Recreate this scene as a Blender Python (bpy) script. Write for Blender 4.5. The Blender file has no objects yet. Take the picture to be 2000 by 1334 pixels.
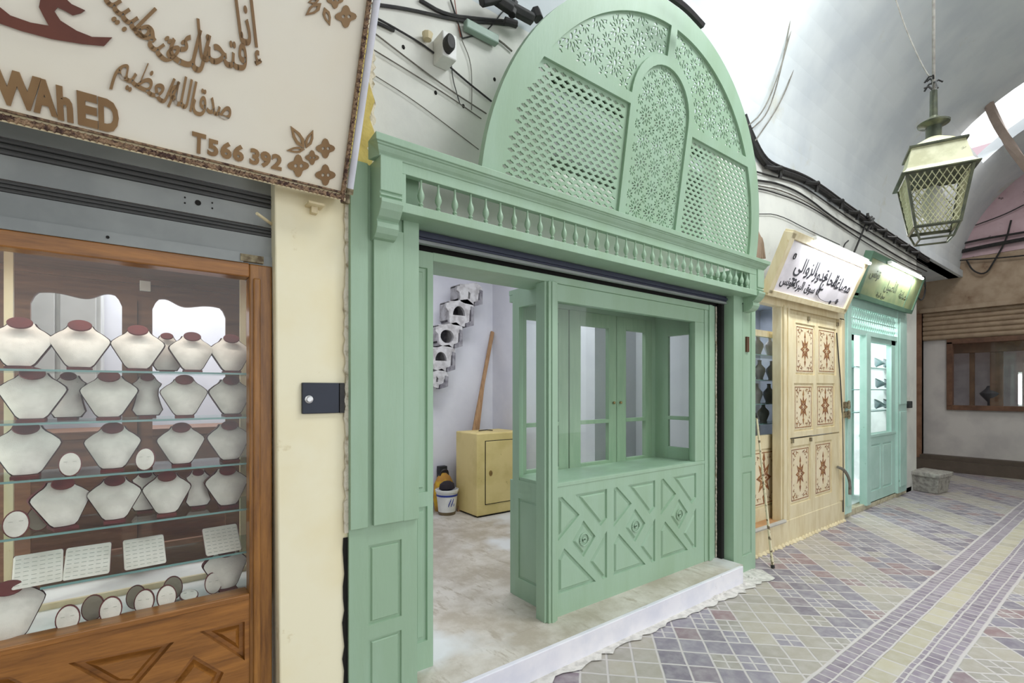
import bpy, math, random
from mathutils import Vector, Matrix
import unicodedata
random.seed(7)
SC = bpy.context.scene
COL = SC.collection
# ------------------------------------------------------------ camera
TH = math.radians(90 - 52.985)
cd = bpy.data.cameras.new('camera'); cam = bpy.data.objects.new('camera', cd); COL.objects.link(cam)
cam.location = (0, 0, 1.5); cam.rotation_euler = (math.radians(90), 0, -TH)
cd.sensor_width = 36; cd.lens = 36 * 950 / 2000; cd.shift_y = 0.0475; cd.clip_start = .05
SC.camera = cam
SC.view_settings.view_transform = 'Standard'; SC.view_settings.look = 'None'
SC.view_settings.gamma = 1; SC.view_settings.exposure = 0.28
# ------------------------------------------------------------ world and lights
w = bpy.data.worlds.new('world'); SC.world = w; w.use_nodes = True
w.node_tree.nodes['Background'].inputs[0].default_value = (.95, .975, 1, 1)
w.node_tree.nodes['Background'].inputs[1].default_value = 1.45
def area(name, loc, rot, sx, sy, power, col=(1, 1, 1)):
    l = bpy.data.lights.new(name, 'AREA'); l.shape = 'RECTANGLE'; l.size = sx; l.size_y = sy; l.energy = power; l.color = col
    o = bpy.data.objects.new(name, l); COL.objects.link(o); o.location = loc; o.rotation_euler = [math.radians(a) for a in rot]
    return o
def point(name, loc, power, r=.1, col=(1, 1, 1)):
    l = bpy.data.lights.new(name, 'POINT'); l.energy = power; l.shadow_soft_size = r; l.color = col
    o = bpy.data.objects.new(name, l); COL.objects.link(o); o.location = loc
    return o
point('vault_lamp', (3.95, 1.62, 4.62), 16, .12, (.9, 1, .97))
area('alley_fill_light', (3.6, -.1, 5.3), (14, 0, 0), 2.2, 1.2, 105, (.95, .985, 1))  # added overhead fill that shades the facade; the vault has no opening here
area('shop_ceiling_lamp', (2.5, 3.05, 3.25), (0, 0, 0), 1.8, 1.2, 56, (.93, .95, 1))
area('jewellery_shop_lamp', (0.0, 3.5, 2.9), (0, 0, 0), 1.4, .8, 32, (.98, .98, 1))
area('case_lamp', (-.15, 2.20, 1.985), (-6, 0, 0), 1.0, .05, 2.6, (1, .96, .9))
area('case_side_fill', (-.93, 2.3, 1.3), (0, -90, 0), 1.1, .12, 5, (1, .96, .9))  # unseen fill added at the left to brighten the busts
area('teal_shop_lamp', (7.6, 2.95, 2.6), (0, 0, 0), 1.8, .6, 46, (.98, 1, 1))
area('cream_window_lamp', (5.1, 2.7, 2.4), (0, 0, 0), .9, .2, 9, (.9, .95, 1))
area('skylight_far', (9.6, 1.05, 5.15), (0, 0, 0), 1.3, .8, 22, (1, .97, .95))

def at(px, py, Y):
    s, c = math.sin(TH), math.cos(TH); u = (px - 1000) / 950; v = (762 - py) / 950
    t = Y / (c - s * u); return Vector(((s + c * u) * t, Y, 1.5 + v * t))
def atX(px, py, X):
    s, c = math.sin(TH), math.cos(TH); u = (px - 1000) / 950; v = (762 - py) / 950
    t = X / (s + c * u); return Vector((X, (c - s * u) * t, 1.5 + v * t))
# ------------------------------------------------------------ materials
def lin(c):
    return tuple(((x / 255) / 12.92 if x <= 10 else ((x / 255 + .055) / 1.055) ** 2.4) for x in c) + (1,)
class NT:
    def __init__(s, m): s.t = m.node_tree; s.n = s.t.nodes; s.l = s.t.links
    def add(s, ty, ins=None, **kw):
        n = s.n.new(ty)
        for k, v in kw.items(): setattr(n, k, v)
        for k, v in (ins or {}).items():
            if isinstance(v, bpy.types.NodeSocket): s.l.new(v, n.inputs[k])
            else: n.inputs[k].default_value = v
        return n
    def math(s, op, a, b=0.0, c=0.0): return s.add('ShaderNodeMath', {0: a, 1: b, 2: c}, operation=op).outputs[0]
    def mix(s, f, a, b): return s.add('ShaderNodeMix', {0: f, 6: a, 7: b}, data_type='RGBA').outputs[2]
    def noise(s, vec, scale, det=4, rough=.55): return s.add('ShaderNodeTexNoise', {'Vector': vec, 'Scale': scale, 'Detail': det, 'Roughness': rough}).outputs[0]
    def ramp(s, f, a, b): return s.add('ShaderNodeMapRange', {0: f, 1: a, 2: b, 3: 0.0, 4: 1.0}).outputs[0]
def mat(name, rgb, rough=.5, metal=0, rgb2=None, nscale=6, lo=.42, hi=.62, bump=0, bscale=60, stretch=(1, 1, 1), emit=None, rgb3=None, s3=3, l3=.6, h3=.68, spec=.5):
    m = bpy.data.materials.new(name); m.use_nodes = True; N = NT(m); b = N.n['Principled BSDF']
    b.inputs['Roughness'].default_value = rough; b.inputs['Metallic'].default_value = metal
    b.inputs['Specular IOR Level'].default_value = spec
    g = N.add('ShaderNodeNewGeometry').outputs['Position']
    v = N.add('ShaderNodeMapping', {0: g, 3: stretch}).outputs[0]
    c2 = rgb2 or tuple(x * .93 for x in rgb)
    col = N.mix(N.ramp(N.noise(v, nscale), lo, hi), lin(rgb), lin(c2))
    if rgb3: col = N.mix(N.ramp(N.noise(v, s3, 6, .65), l3, h3), col, lin(rgb3))
    N.l.new(col, b.inputs['Base Color'])
    if bump:
        h = N.noise(v, bscale, 5)
        N.l.new(N.add('ShaderNodeBump', {'Height': h, 'Strength': bump, 'Distance': .01}).outputs[0], b.inputs['Normal'])
    if emit:
        b.inputs['Emission Color'].default_value = lin(rgb); b.inputs['Emission Strength'].default_value = emit
    return m
GREEN = mat('green_paint', (158, 186, 161), .42, rgb2=(152, 180, 152), nscale=2.2, bump=.08, bscale=25, stretch=(3, 3, .6))
GREEND = mat('green_paint_brushed', (148, 174, 144), .5, rgb2=(138, 166, 136), nscale=5, bump=.1, bscale=40, stretch=(4, 4, .7))
WHITEW = mat('white_plaster', (226, 226, 218), .85, rgb2=(212, 212, 206), nscale=2.5, bump=.25, bscale=9, rgb3=(178, 170, 152), s3=2.3, l3=.63, h3=.74)
VAULT = mat('vault_plaster', (218, 223, 224), .9, rgb2=(202, 208, 212), nscale=1.2, bump=.3, bscale=4, rgb3=(200, 198, 180), s3=1.1, l3=.62, h3=.75)
ROOMW = mat('room_plaster', (222, 222, 228), .85, rgb2=(212, 212, 220), nscale=2, bump=.1, bscale=12)
CREAMW = mat('cream_wall', (243, 236, 206), .7, rgb2=(240, 230, 194), nscale=2.6, bump=.08, bscale=8, rgb3=(226, 214, 176), s3=5, l3=.66, h3=.7)
OCHRE = mat('ochre_plaster', (214, 192, 110), .85, rgb2=(190, 168, 92), nscale=9, bump=.4, bscale=30, rgb3=(150, 130, 84), s3=14, l3=.62, h3=.66)
ROUGHP = mat('broken_plaster', (222, 214, 196), .9, rgb2=(160, 146, 118), nscale=22, lo=.5, hi=.66, bump=.8, bscale=50)
DARK = mat('dark_gap', (22, 20, 18), .9)
def wood(name, a, b_, rough=.38, stretch=(14, 14, 1.2), bump=.15):
    m = bpy.data.materials.new(name); m.use_nodes = True; N = NT(m); b = N.n['Principled BSDF']
    g = N.add('ShaderNodeNewGeometry').outputs['Position']
    v = N.add('ShaderNodeMapping', {0: g, 3: stretch}).outputs[0]
    n1 = N.noise(v, 2.2, 8, .62); n2 = N.noise(v, 9, 6, .7)
    f = N.math('ADD', N.math('MULTIPLY', n1, .65), N.math('MULTIPLY', n2, .35))
    N.l.new(N.mix(N.ramp(f, .38, .62), lin(a), lin(b_)), b.inputs['Base Color']); b.inputs['Roughness'].default_value = rough
    N.l.new(N.add('ShaderNodeBump', {'Height': f, 'Strength': bump, 'Distance': .004}).outputs[0], b.inputs['Normal'])
    return m
OAK = wood('varnished_wood', (166, 114, 54), (118, 76, 34), .3)
OAKH = wood('varnished_wood_rail', (168, 112, 52), (122, 78, 34), .3, (1.2, 14, 14))
BROWNW = wood('brown_wood', (128, 88, 62), (92, 58, 38), .5, (1.5, 12, 12))
DRIFT = wood('rough_timber', (186, 150, 112), (148, 112, 80), .8, (20, 20, 2))
FARW = wood('dark_brown_wood', (120, 84, 62), (84, 54, 38), .5, (14, 2, 2))
STEEL = mat('shutter_grey', (144, 148, 147), .45, .1, rgb2=(130, 134, 134), nscale=4)
RIDGE = mat('shutter_ridge', (78, 79, 79), .5, .2)
NAVY = mat('shutter_dark', (62, 66, 84), .5, .2)
RUST = mat('patinated_metal', (150, 140, 112), .6, .3, rgb2=(92, 76, 54), nscale=30)
BEIGE = mat('sign_board', (244, 239, 224), .45, rgb2=(242, 234, 214), nscale=1.2)
BROWNL = mat('cutout_letters', (148, 116, 76), .45, rgb2=(134, 102, 64), nscale=5)
DBROWN = mat('dark_brown_letters', (110, 58, 42), .45, rgb2=(98, 50, 36))
GILT = mat('gilt_moulding', (160, 132, 104), .4, .35, rgb2=(70, 46, 40), nscale=70, bump=.7, bscale=90)
TUBEW = mat('white_tube', (226, 226, 236), .25)
CREAMP = mat('cream_paint', (224, 211, 176), .5, rgb2=(214, 198, 158), nscale=5, bump=.08, bscale=25, stretch=(3, 3, .7), rgb3=(196, 168, 116), s3=9, l3=.68, h3=.72)
ORN = mat('ornament_brown', (124, 74, 50), .6, rgb2=(164, 120, 70), nscale=30)
PANELC = mat('panel_cream', (228, 214, 184), .55, rgb2=(222, 206, 170), nscale=6)
TEAL = mat('teal_paint', (182, 214, 203), .45, rgb2=(172, 207, 195), nscale=4, rgb3=(134, 170, 152), s3=14, l3=.66, h3=.72)
LINEN = mat('linen_cover', (240, 230, 222), .95, rgb2=(226, 216, 208), nscale=18, bump=.25, bscale=400)
MAROON = mat('maroon_velvet', (104, 34, 34), .7, rgb2=(84, 24, 26), nscale=12)
GREYB = mat('stand_back', (150, 138, 122), .85)
PADM = mat('ring_pad_fabric', (242, 232, 224), .9, rgb2=(228, 218, 208), nscale=10, bump=.3, bscale=200)
SLOT = mat('slot_shadow', (176, 172, 160), .95)
BLACK = mat('black_rubber', (34, 33, 34), .6, rgb2=(48, 46, 44), nscale=20)
GREYC = mat('grey_cable', (120, 116, 108), .6, rgb2=(98, 92, 84), nscale=20)
WHITEP = mat('white_plastic', (232, 232, 228), .4)
BRASS = mat('brass', (160, 130, 80), .35, .8)
LANT = mat('lantern_paint', (216, 214, 180), .5, rgb2=(190, 188, 150), nscale=9, rgb3=(120, 112, 84), s3=22, l3=.64, h3=.7)
LANTD = mat('lantern_dark_metal', (78, 82, 70), .35, .4, rgb2=(104, 106, 84), nscale=12)
SAFE = mat('safe_paint', (224, 204, 140), .55, rgb2=(210, 190, 124), nscale=3, rgb3=(150, 128, 84), s3=12, l3=.68, h3=.72)
STONE = mat('carved_stone', (176, 172, 164), .9, rgb2=(140, 136, 130), nscale=18, bump=.6, bscale=40)
FARPL = mat('far_stone', (178, 158, 136), .9, rgb2=(154, 132, 110), nscale=3, bump=.4, bscale=12, rgb3=(120, 92, 74), s3=3, l3=.6, h3=.68)
FARPINK = mat('far_pink_plaster', (206, 180, 186), .9, rgb2=(190, 160, 166), nscale=2, rgb3=(128, 112, 112), s3=3.2, l3=.6, h3=.62)
FARWH = mat('far_marble', (206, 200, 196), .5, rgb2=(190, 184, 182), nscale=2)
NAVYB = mat('grey_bust', (120, 118, 120), .8, rgb2=(104, 102, 106))
def glass_mat(name, tint=(1, 1, 1), refl=.07):
    m = bpy.data.materials.new(name); m.use_nodes = True; N = NT(m)
    for n in list(N.n): N.n.remove(n)
    t = N.add('ShaderNodeBsdfTransparent', {0: tint + (1,)}); g = N.add('ShaderNodeBsdfGlossy', {'Roughness': .02})
    fc = N.add('ShaderNodeLayerWeight', {0: .5}).outputs[1]
    mx = N.add('ShaderNodeMixShader', {0: N.math('ADD', N.math('MULTIPLY', N.math('POWER', fc, 4.0), .35), refl), 1: t.outputs[0], 2: g.outputs[0]})
    o = N.add('ShaderNodeOutputMaterial'); N.l.new(mx.outputs[0], o.inputs[0]); return m
GLASS = glass_mat('clear_glass', (.97, .99, .98), .03)
SHELFG = glass_mat('shelf_glass', (.86, .93, .92), .12)
EDGEG = mat('glass_edge', (120, 158, 156), .2)
def emis(name, col, s):
    m = bpy.data.materials.new(name); m.use_nodes = True; N = NT(m); b = N.n['Principled BSDF']
    b.inputs['Emission Color'].default_value = col + (1,); b.inputs['Emission Strength'].default_value = s; return m
TUBE = emis('lit_tube', (.95, 1, 1), 9)
TUBEF = emis('lit_tube_far', (.85, .92, 1), 3)
SHOPGLOW = mat('shop_white', (236, 240, 240), .6)
def marble():
    m = bpy.data.materials.new('marble_floor'); m.use_nodes = True; N = NT(m); b = N.n['Principled BSDF']
    g = N.add('ShaderNodeNewGeometry').outputs['Position']
    n = N.noise(g, 3.2, 9, .68); n2 = N.noise(g, 1.3, 4, .5)
    v = N.add('ShaderNodeMapping', {0: g, 2: (0, 0, .5), 3: (9, 2.5, 9)}).outputs[0]
    n3 = N.noise(v, 1.6, 9, .72)
    c = N.mix(N.ramp(n, .38, .62), lin((212, 206, 196)), lin((178, 168, 152)))
    c = N.mix(N.ramp(n3, .54, .62), c, lin((176, 166, 150)))
    c = N.mix(N.ramp(n2, .56, .66), c, lin((222, 224, 224)))
    N.l.new(c, b.inputs['Base Color']); b.inputs['Roughness'].default_value = .42
    N.l.new(N.add('ShaderNodeBump', {'Height': n3, 'Strength': .2, 'Distance': .01}).outputs[0], b.inputs['Normal'])
    return m
MARBLE = marble()
RISER = mat('white_marble_riser', (236, 234, 240), .35, rgb2=(222, 222, 232), nscale=5, rgb3=(190, 186, 190), s3=9, l3=.66, h3=.7)
def paving():
    m = bpy.data.materials.new('stone_paving'); m.use_nodes = True; N = NT(m); b = N.n['Principled BSDF']; M = N.math
    pos = N.add('ShaderNodeNewGeometry').outputs['Position']
    warp = N.add('ShaderNodeTexNoise', {'Vector': pos, 'Scale': 5.0}).outputs[1]
    wv = N.add('ShaderNodeVectorMath', {0: N.add('ShaderNodeVectorMath', {0: warp, 1: (.5, .5, .5)}, operation='SUBTRACT').outputs[0], 'Scale': .014}, operation='SCALE').outputs[0]
    p = N.add('ShaderNodeVectorMath', {0: pos, 1: wv}, operation='ADD').outputs[0]
    sp = N.add('ShaderNodeSeparateXYZ', {0: p}); x, y = sp.outputs[0], sp.outputs[1]
    def grid(u, v, k):      # cell id, mortar mask
        fu, fv = M('FLOOR', u), M('FLOOR', v); cu, cv = M('SUBTRACT', u, fu), M('SUBTRACT', v, fv)
        e = M('MINIMUM', M('MINIMUM', cu, M('SUBTRACT', 1, cu)), M('MINIMUM', cv, M('SUBTRACT', 1, cv)))
        mort = N.add('ShaderNodeMapRange', {0: e, 1: k, 2: k + .035, 3: 0.0, 4: 1.0}).outputs[0]
        idv = N.add('ShaderNodeCombineXYZ', {0: fu, 1: fv}).outputs[0]
        wn = N.add('ShaderNodeTexWhiteNoise', {'Vector': idv}, noise_dimensions='3D')
        return fu, fv, mort, wn.outputs[0], wn.outputs[1], cu, cv
    T = 1 / .145
    u = M('MULTIPLY', M('ADD', x, y), .7071 * T); v = M('MULTIPLY', M('SUBTRACT', x, y), .7071 * T)
    fu, fv, mort, r1, rc, cu, cv = grid(u, v, .024)
    # some cells split in four little setts
    g2 = grid(M('MULTIPLY', u, 2), M('MULTIPLY', v, 2), .06)
    small = M('GREATER_THAN', r1, .74)
    mort = M('MULTIPLY', mort, M('SUBTRACT', 1, M('MULTIPLY', small, M('SUBTRACT', 1, g2[2]))))
    band = M('LESS_THAN', M('MODULO', M('ADD', fv, 70), 7), 3.0)
    flip = M('GREATER_THAN', r1, .93)
    cream = M('ABSOLUTE', M('SUBTRACT', band, flip))
    sepc = N.add('ShaderNodeSeparateColor', {0: rc})
    mauve = N.mix(sepc.outputs[0], lin((124, 116, 128)), lin((152, 146, 158)))
    mauve = N.mix(N.ramp(sepc.outputs[1], .78, .9), mauve, lin((150, 126, 128)))
    crm = N.mix(sepc.outputs[0], lin((182, 174, 160)), lin((158, 152, 144)))
    colA = N.mix(cream, mauve, crm)
    # strips along the alley
    us = M('MULTIPLY', x, 1 / .15); vs = M('DIVIDE', M('SUBTRACT', y, .81), .125)
    s1 = grid(us, vs, .03); colY = N.mix(s1[3], lin((196, 188, 164)), lin((176, 168, 146)))
    s2 = grid(M('MULTIPLY', x, 1 / .075), M('DIVIDE', M('SUBTRACT', y, .935), .075), .05)
    colP = N.mix(s2[3], lin((132, 120, 134)), lin((156, 144, 158)))
    inY = M('MULTIPLY', M('GREATER_THAN', y, .81), M('LESS_THAN', y, .935))
    d = M('ABSOLUTE', M('SUBTRACT', y, .8725)); inP = M('LESS_THAN', d, .215)
    col = N.mix(inP, colA, colP); mt = N.add('ShaderNodeMix', {0: inP, 2: mort, 3: s2[2]}).outputs[0]
    col = N.mix(inY, col, colY); mt = N.add('ShaderNodeMix', {0: inY, 2: mt, 3: s1[2]}).outputs[0]
    edge = M('ABSOLUTE', M('SUBTRACT', d, .215)); mt = M('MINIMUM', mt, N.ramp(edge, .006, .012))
    col = N.mix(N.ramp(N.noise(pos, 14, 5), .4, .7), col, N.mix(.35, col, lin((206, 202, 200))))
    col = N.mix(mt, lin((204, 198, 196)), col)
    far = N.ramp(x, 6.5, 11)
    N.l.new(col, b.inputs['Base Color']); b.inputs['Roughness'].default_value = .5
    h = M('ADD', mt, M('MULTIPLY', N.noise(pos, 30, 4), .35))
    N.l.new(N.add('ShaderNodeBump', {'Height': h, 'Strength': .45, 'Distance': .006}).outputs[0], b.inputs['Normal'])
    return m
PAVE = paving()

# ------------------------------------------------------------ mesh builder
class MB:
    def __init__(s): s.v = []; s.f = []; s.m = []; s.cur = 0
    def add(s, vs, fs):
        o = len(s.v); s.v += [Vector(p) for p in vs]; s.f += [[i + o for i in f] for f in fs]; s.m += [s.cur] * len(fs); return s
    def box(s, x0, x1, y0, y1, z0, z1):
        x0, x1 = sorted((x0, x1)); y0, y1 = sorted((y0, y1)); z0, z1 = sorted((z0, z1))
        return s.add([(x0, y0, z0), (x1, y0, z0), (x1, y1, z0), (x0, y1, z0), (x0, y0, z1), (x1, y0, z1), (x1, y1, z1), (x0, y1, z1)],
                     [(0, 3, 2, 1), (4, 5, 6, 7), (0, 1, 5, 4), (1, 2, 6, 5), (2, 3, 7, 6), (3, 0, 4, 7)])
    def hexa(s, a, b):   # two quads of points, joined
        return s.add(list(a) + list(b), [(0, 3, 2, 1), (4, 5, 6, 7), (0, 1, 5, 4), (1, 2, 6, 5), (2, 3, 7, 6), (3, 0, 4, 7)])
    def prism(s, poly, fa, fb):   # poly in 2D, fa/fb map (u,v)->xyz at both ends
        n = len(poly); vs = [fa(*p) for p in poly] + [fb(*p) for p in poly]
        return s.add(vs, [list(range(n)), list(range(2 * n - 1, n - 1, -1))] + [(i, i + n, (i + 1) % n + n, (i + 1) % n) for i in range(n)])
    def tube(s, pts, r, n=6, closed=False, smooth=0):
        pts = [Vector(p) for p in pts]
        for _ in range(smooth):
            q = [pts[0]]
            for a, b in zip(pts, pts[1:]): q += [a * .75 + b * .25, a * .25 + b * .75]
            pts = q + [pts[-1]]
        rs = r if isinstance(r, list) else [r] * len(pts); N = len(pts); vs = []
        for i, p in enumerate(pts):
            d = (pts[(i + 1) % N] if closed or i < N - 1 else p) - (pts[i - 1] if closed or i > 0 else p)
            if d.length < 1e-9: d = Vector((0, 0, 1))
            d.normalize(); a = d.cross(Vector((0, 0, 1)))
            if a.length < .05: a = d.cross(Vector((0, 1, 0)))
            a.normalize(); b = a.cross(d)
            rr = rs[min(i, len(rs) - 1)]
            vs += [p + (a * math.cos(t) + b * math.sin(t)) * rr for t in [2 * math.pi * k / n for k in range(n)]]
        fs = []
        for i in range(N if closed else N - 1):
            j = (i + 1) % N
            fs += [(i * n + k, i * n + (k + 1) % n, j * n + (k + 1) % n, j * n + k) for k in range(n)]
        if not closed: fs += [list(range(n))[::-1], [(N - 1) * n + k for k in range(n)]]
        return s.add(vs, fs)
    def lathe(s, prof, c, n=16, rot=0, sx=1, sy=1):
        vs = []
        for r, z in prof: vs += [(c[0] + sx * r * math.cos(rot + 2 * math.pi * k / n), c[1] + sy * r * math.sin(rot + 2 * math.pi * k / n), c[2] + z) for k in range(n)]
        fs = [(i * n + k, i * n + (k + 1) % n, (i + 1) * n + (k + 1) % n, (i + 1) * n + k) for i in range(len(prof) - 1) for k in range(n)]
        return s.add(vs, fs + [list(range(n))[::-1], [(len(prof) - 1) * n + k for k in range(n)]])
    def quad(s, a, b, c, d): return s.add([a, b, c, d], [(0, 1, 2, 3)])
    def build(s, name, m, parent=None, smooth=False, bevel=0, root=None, base=None):
        me = bpy.data.meshes.new(name)
        if parent is not None:
            org = world_loc(parent)
        else:
            xs = [p.x for p in s.v]; ys = [p.y for p in s.v]; zs = [p.z for p in s.v]
            org = Vector(base) if base else Vector(((min(xs) + max(xs)) / 2, (min(ys) + max(ys)) / 2, min(zs)))
        me.from_pydata([tuple(p - org) for p in s.v], [], s.f); me.update()
        import bmesh
        bm = bmesh.new(); bm.from_mesh(me); bmesh.ops.recalc_face_normals(bm, faces=bm.faces[:]); bm.to_mesh(me); bm.free()
        ms = m if isinstance(m, (list, tuple)) else [m]
        for x in ms: me.materials.append(x)
        if len(ms) > 1:
            for p, k in zip(me.polygons, s.m): p.material_index = k
        if smooth:
            for p in me.polygons: p.use_smooth = True
            try: me.set_sharp_from_angle(angle=math.radians(40))
            except Exception: pass
        o = bpy.data.objects.new(name, me); COL.objects.link(o)
        if parent is not None: o.parent = parent
        else: o.location = org
        if bevel:
            bv = o.modifiers.new('bevel', 'BEVEL'); bv.width = bevel; bv.segments = 2; bv.limit_method = 'ANGLE'; bv.angle_limit = math.radians(40)
        return o
def world_loc(o):
    v = Vector(o.location)
    while o.parent: o = o.parent; v += Vector(o.location)
    return v
def tag(o, label=None, cat=None, group=None, kind=None):
    for k, v in (('label', label), ('category', cat), ('group', group), ('kind', kind)):
        if v: o[k] = v
    return o
def thing(name, loc, label, cat, group=None, rz=0):
    o = bpy.data.objects.new(name, None); COL.objects.link(o); o.location = loc; o.rotation_euler[2] = rz; o.empty_display_size = .1
    return tag(o, label, cat, group)
def copy_tree(o, parent=None):
    c = o.copy(); COL.objects.link(c)
    if parent: c.parent = parent
    for ch in list(o.children):
        copy_tree(ch, c)
    return c
def link_mesh(me, name, mats, parent, org=None):
    for x in (mats if isinstance(mats, (list, tuple)) else [mats]): me.materials.append(x)
    o = bpy.data.objects.new(name, me); COL.objects.link(o); o.parent = parent; return o
class PL:    # a drawing plane in the place: u right, w up, n towards the viewer
    def __init__(s, o, U=(1, 0, 0), W=(0, 0, 1)):
        s.o = Vector(o); s.U = Vector(U).normalized(); s.W = Vector(W).normalized(); s.N = s.U.cross(s.W)
        if s.N.y > 0 or (abs(s.N.y) < 1e-6 and s.N.x > 0): s.N = -s.N
    def __call__(s, u, w, n=0): return s.o + s.U * u + s.W * w + s.N * n
def curve_mesh(polys, ext, pl, name='fret'):
    """flat board: outer outline followed by holes, filled and extruded, laid on the plane"""
    cu = bpy.data.curves.new(name, 'CURVE'); cu.dimensions = '2D'; cu.fill_mode = 'BOTH'; cu.extrude = ext
    for P in polys:
        sp = cu.splines.new('POLY'); sp.points.add(len(P) - 1)
        for k, (a, b) in enumerate(P): sp.points[k].co = (a, b, 0, 1)
        sp.use_cyclic_u = True
    o = bpy.data.objects.new(name, cu); COL.objects.link(o); bpy.context.view_layer.update()
    me = bpy.data.meshes.new_from_object(o.evaluated_get(bpy.context.evaluated_depsgraph_get()))
    bpy.data.objects.remove(o); bpy.data.curves.remove(cu)
    V = [pl(v.co.x, v.co.y, v.co.z) for v in me.vertices]; Fc = [list(p.vertices) for p in me.polygons]
    bpy.data.meshes.remove(me)
    return V, Fc
SH = {}
def shape_ar(t):
    join_both = set('بتثجحخسشصضطظعغفقكلمنهيئـ'); join_right = set('اأإآدذرزوؤةى')
    names = {'ا': 'ALEF', 'أ': 'ALEF WITH HAMZA ABOVE', 'إ': 'ALEF WITH HAMZA BELOW', 'ب': 'BEH', 'ت': 'TEH', 'ث': 'THEH', 'ج': 'JEEM', 'ح': 'HAH', 'خ': 'KHAH', 'د': 'DAL', 'ذ': 'THAL', 'ر': 'REH', 'ز': 'ZAIN', 'س': 'SEEN', 'ش': 'SHEEN', 'ص': 'SAD', 'ض': 'DAD', 'ط': 'TAH', 'ظ': 'ZAH', 'ع': 'AIN', 'غ': 'GHAIN', 'ف': 'FEH', 'ق': 'QAF', 'ك': 'KAF', 'ل': 'LAM', 'م': 'MEEM', 'ن': 'NOON', 'ه': 'HEH', 'و': 'WAW', 'ي': 'YEH', 'ة': 'TEH MARBUTA', 'ى': 'ALEF MAKSURA'}
    out = []
    for i, ch in enumerate(t):
        if ch not in names: out.append(ch); continue
        prev = i > 0 and t[i - 1] in join_both; nxt = i < len(t) - 1 and t[i + 1] in names and ch in join_both
        form = 'MEDIAL' if prev and nxt else 'FINAL' if prev else 'INITIAL' if nxt else 'ISOLATED'
        out.append(unicodedata.lookup('ARABIC LETTER %s %s FORM' % (names[ch], form)))
    return ''.join(out[::-1])
def text_mesh(body, size, ext, pl, off=0.0, rot=0, at_=(0, 0), shear=0, sx=1, align='CENTER'):
    cu = bpy.data.curves.new('t', 'FONT'); cu.body = body; cu.size = size; cu.extrude = ext; cu.offset = off; cu.shear = shear
    cu.align_x = align; cu.resolution_u = 3
    o = bpy.data.objects.new('t', cu); COL.objects.link(o); bpy.context.view_layer.update()
    me = bpy.data.meshes.new_from_object(o.evaluated_get(bpy.context.evaluated_depsgraph_get()))
    bpy.data.objects.remove(o); bpy.data.curves.remove(cu)
    c, s = math.cos(rot), math.sin(rot)
    V = [pl(at_[0] + c * v.co.x * sx - s * v.co.y, at_[1] + s * v.co.x * sx + c * v.co.y, v.co.z + ext) for v in me.vertices]
    Fc = [list(p.vertices) for p in me.polygons]; bpy.data.meshes.remove(me); return V, Fc
def inset(P, d):
    n = len(P); ar = sum(P[i][0] * P[(i + 1) % n][1] - P[(i + 1) % n][0] * P[i][1] for i in range(n)); sg = 1 if ar > 0 else -1
    L = []
    for i in range(n):
        a, b = Vector(P[i]), Vector(P[(i + 1) % n]); t = (b - a).normalized(); nn = Vector((-t.y, t.x)) * sg
        L.append((a + nn * d, t))
    out = []
    for i in range(n):
        (p, t), (q, r) = L[i - 1], L[i]; den = t.x * r.y - t.y * r.x
        if abs(den) < 1e-6: out.append(tuple(q)); continue
        k = ((q.x - p.x) * r.y - (q.y - p.y) * r.x) / den; out.append(tuple(p + t * k))
    return out
def raised(mb, P, pl, depth, m=.012, step=.008, top=.0):
    """sunk pocket whose middle field rises again"""
    a = P; b = inset(P, .003); c = inset(P, m); d = inset(P, m + step); n = len(P)
    rings = [[pl(*p, 0) for p in a], [pl(*p, -depth) for p in b], [pl(*p, -depth) for p in c], [pl(*p, top - .002) for p in d]]
    vs = sum(rings, []); fs = []
    for k in range(3): fs += [(k * n + i, k * n + (i + 1) % n, (k + 1) * n + (i + 1) % n, (k + 1) * n + i) for i in range(n)]
    fs.append([3 * n + i for i in range(n)]); mb.add(vs, fs)
def board(mb, pl, outer, pockets, thick, depth=.012, m=.012, step=.008, top=0):
    """board on plane with pockets"""
    V, Fc = curve_mesh([outer] + pockets, 0, pl); mb.add(V, Fc)
    n = len(outer); mb.add([pl(*p, 0) for p in outer] + [pl(*p, -thick) for p in outer], [(i, (i + 1) % n, (i + 1) % n + n, i + n) for i in range(n)] + [list(range(n, 2 * n))])
    for P in pockets: raised(mb, P, pl, depth, m, step, top)
def rect(u0, u1, w0, w1): return [(u0, w0), (u1, w0), (u1, w1), (u0, w1)]

# ============================================================ THE SETTING
mb = MB(); mb.box(-6, 16, -8, 8, -.1, 0); tag(mb.build('floor', PAVE), 'diagonal mauve and cream stone paving of the covered alley', 'floor', kind='structure')
mb = MB(); mb.box(.997, 3.74, 1.955, 2.9, -.02, .133); mb.box(.8, 4.3, 2.16, 7.2, -.02, .134)
o = mb.build('floor.001', MARBLE); tag(o, 'raised marble floor inside the empty green shop', 'floor', kind='structure')
mb = MB(); mb.box(.997, 3.7, 1.93, 1.957, 0, .135)
tag(mb.build('trim_1', RISER, bevel=.004), 'white marble riser of the shop step', 'step', kind='structure')
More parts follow.
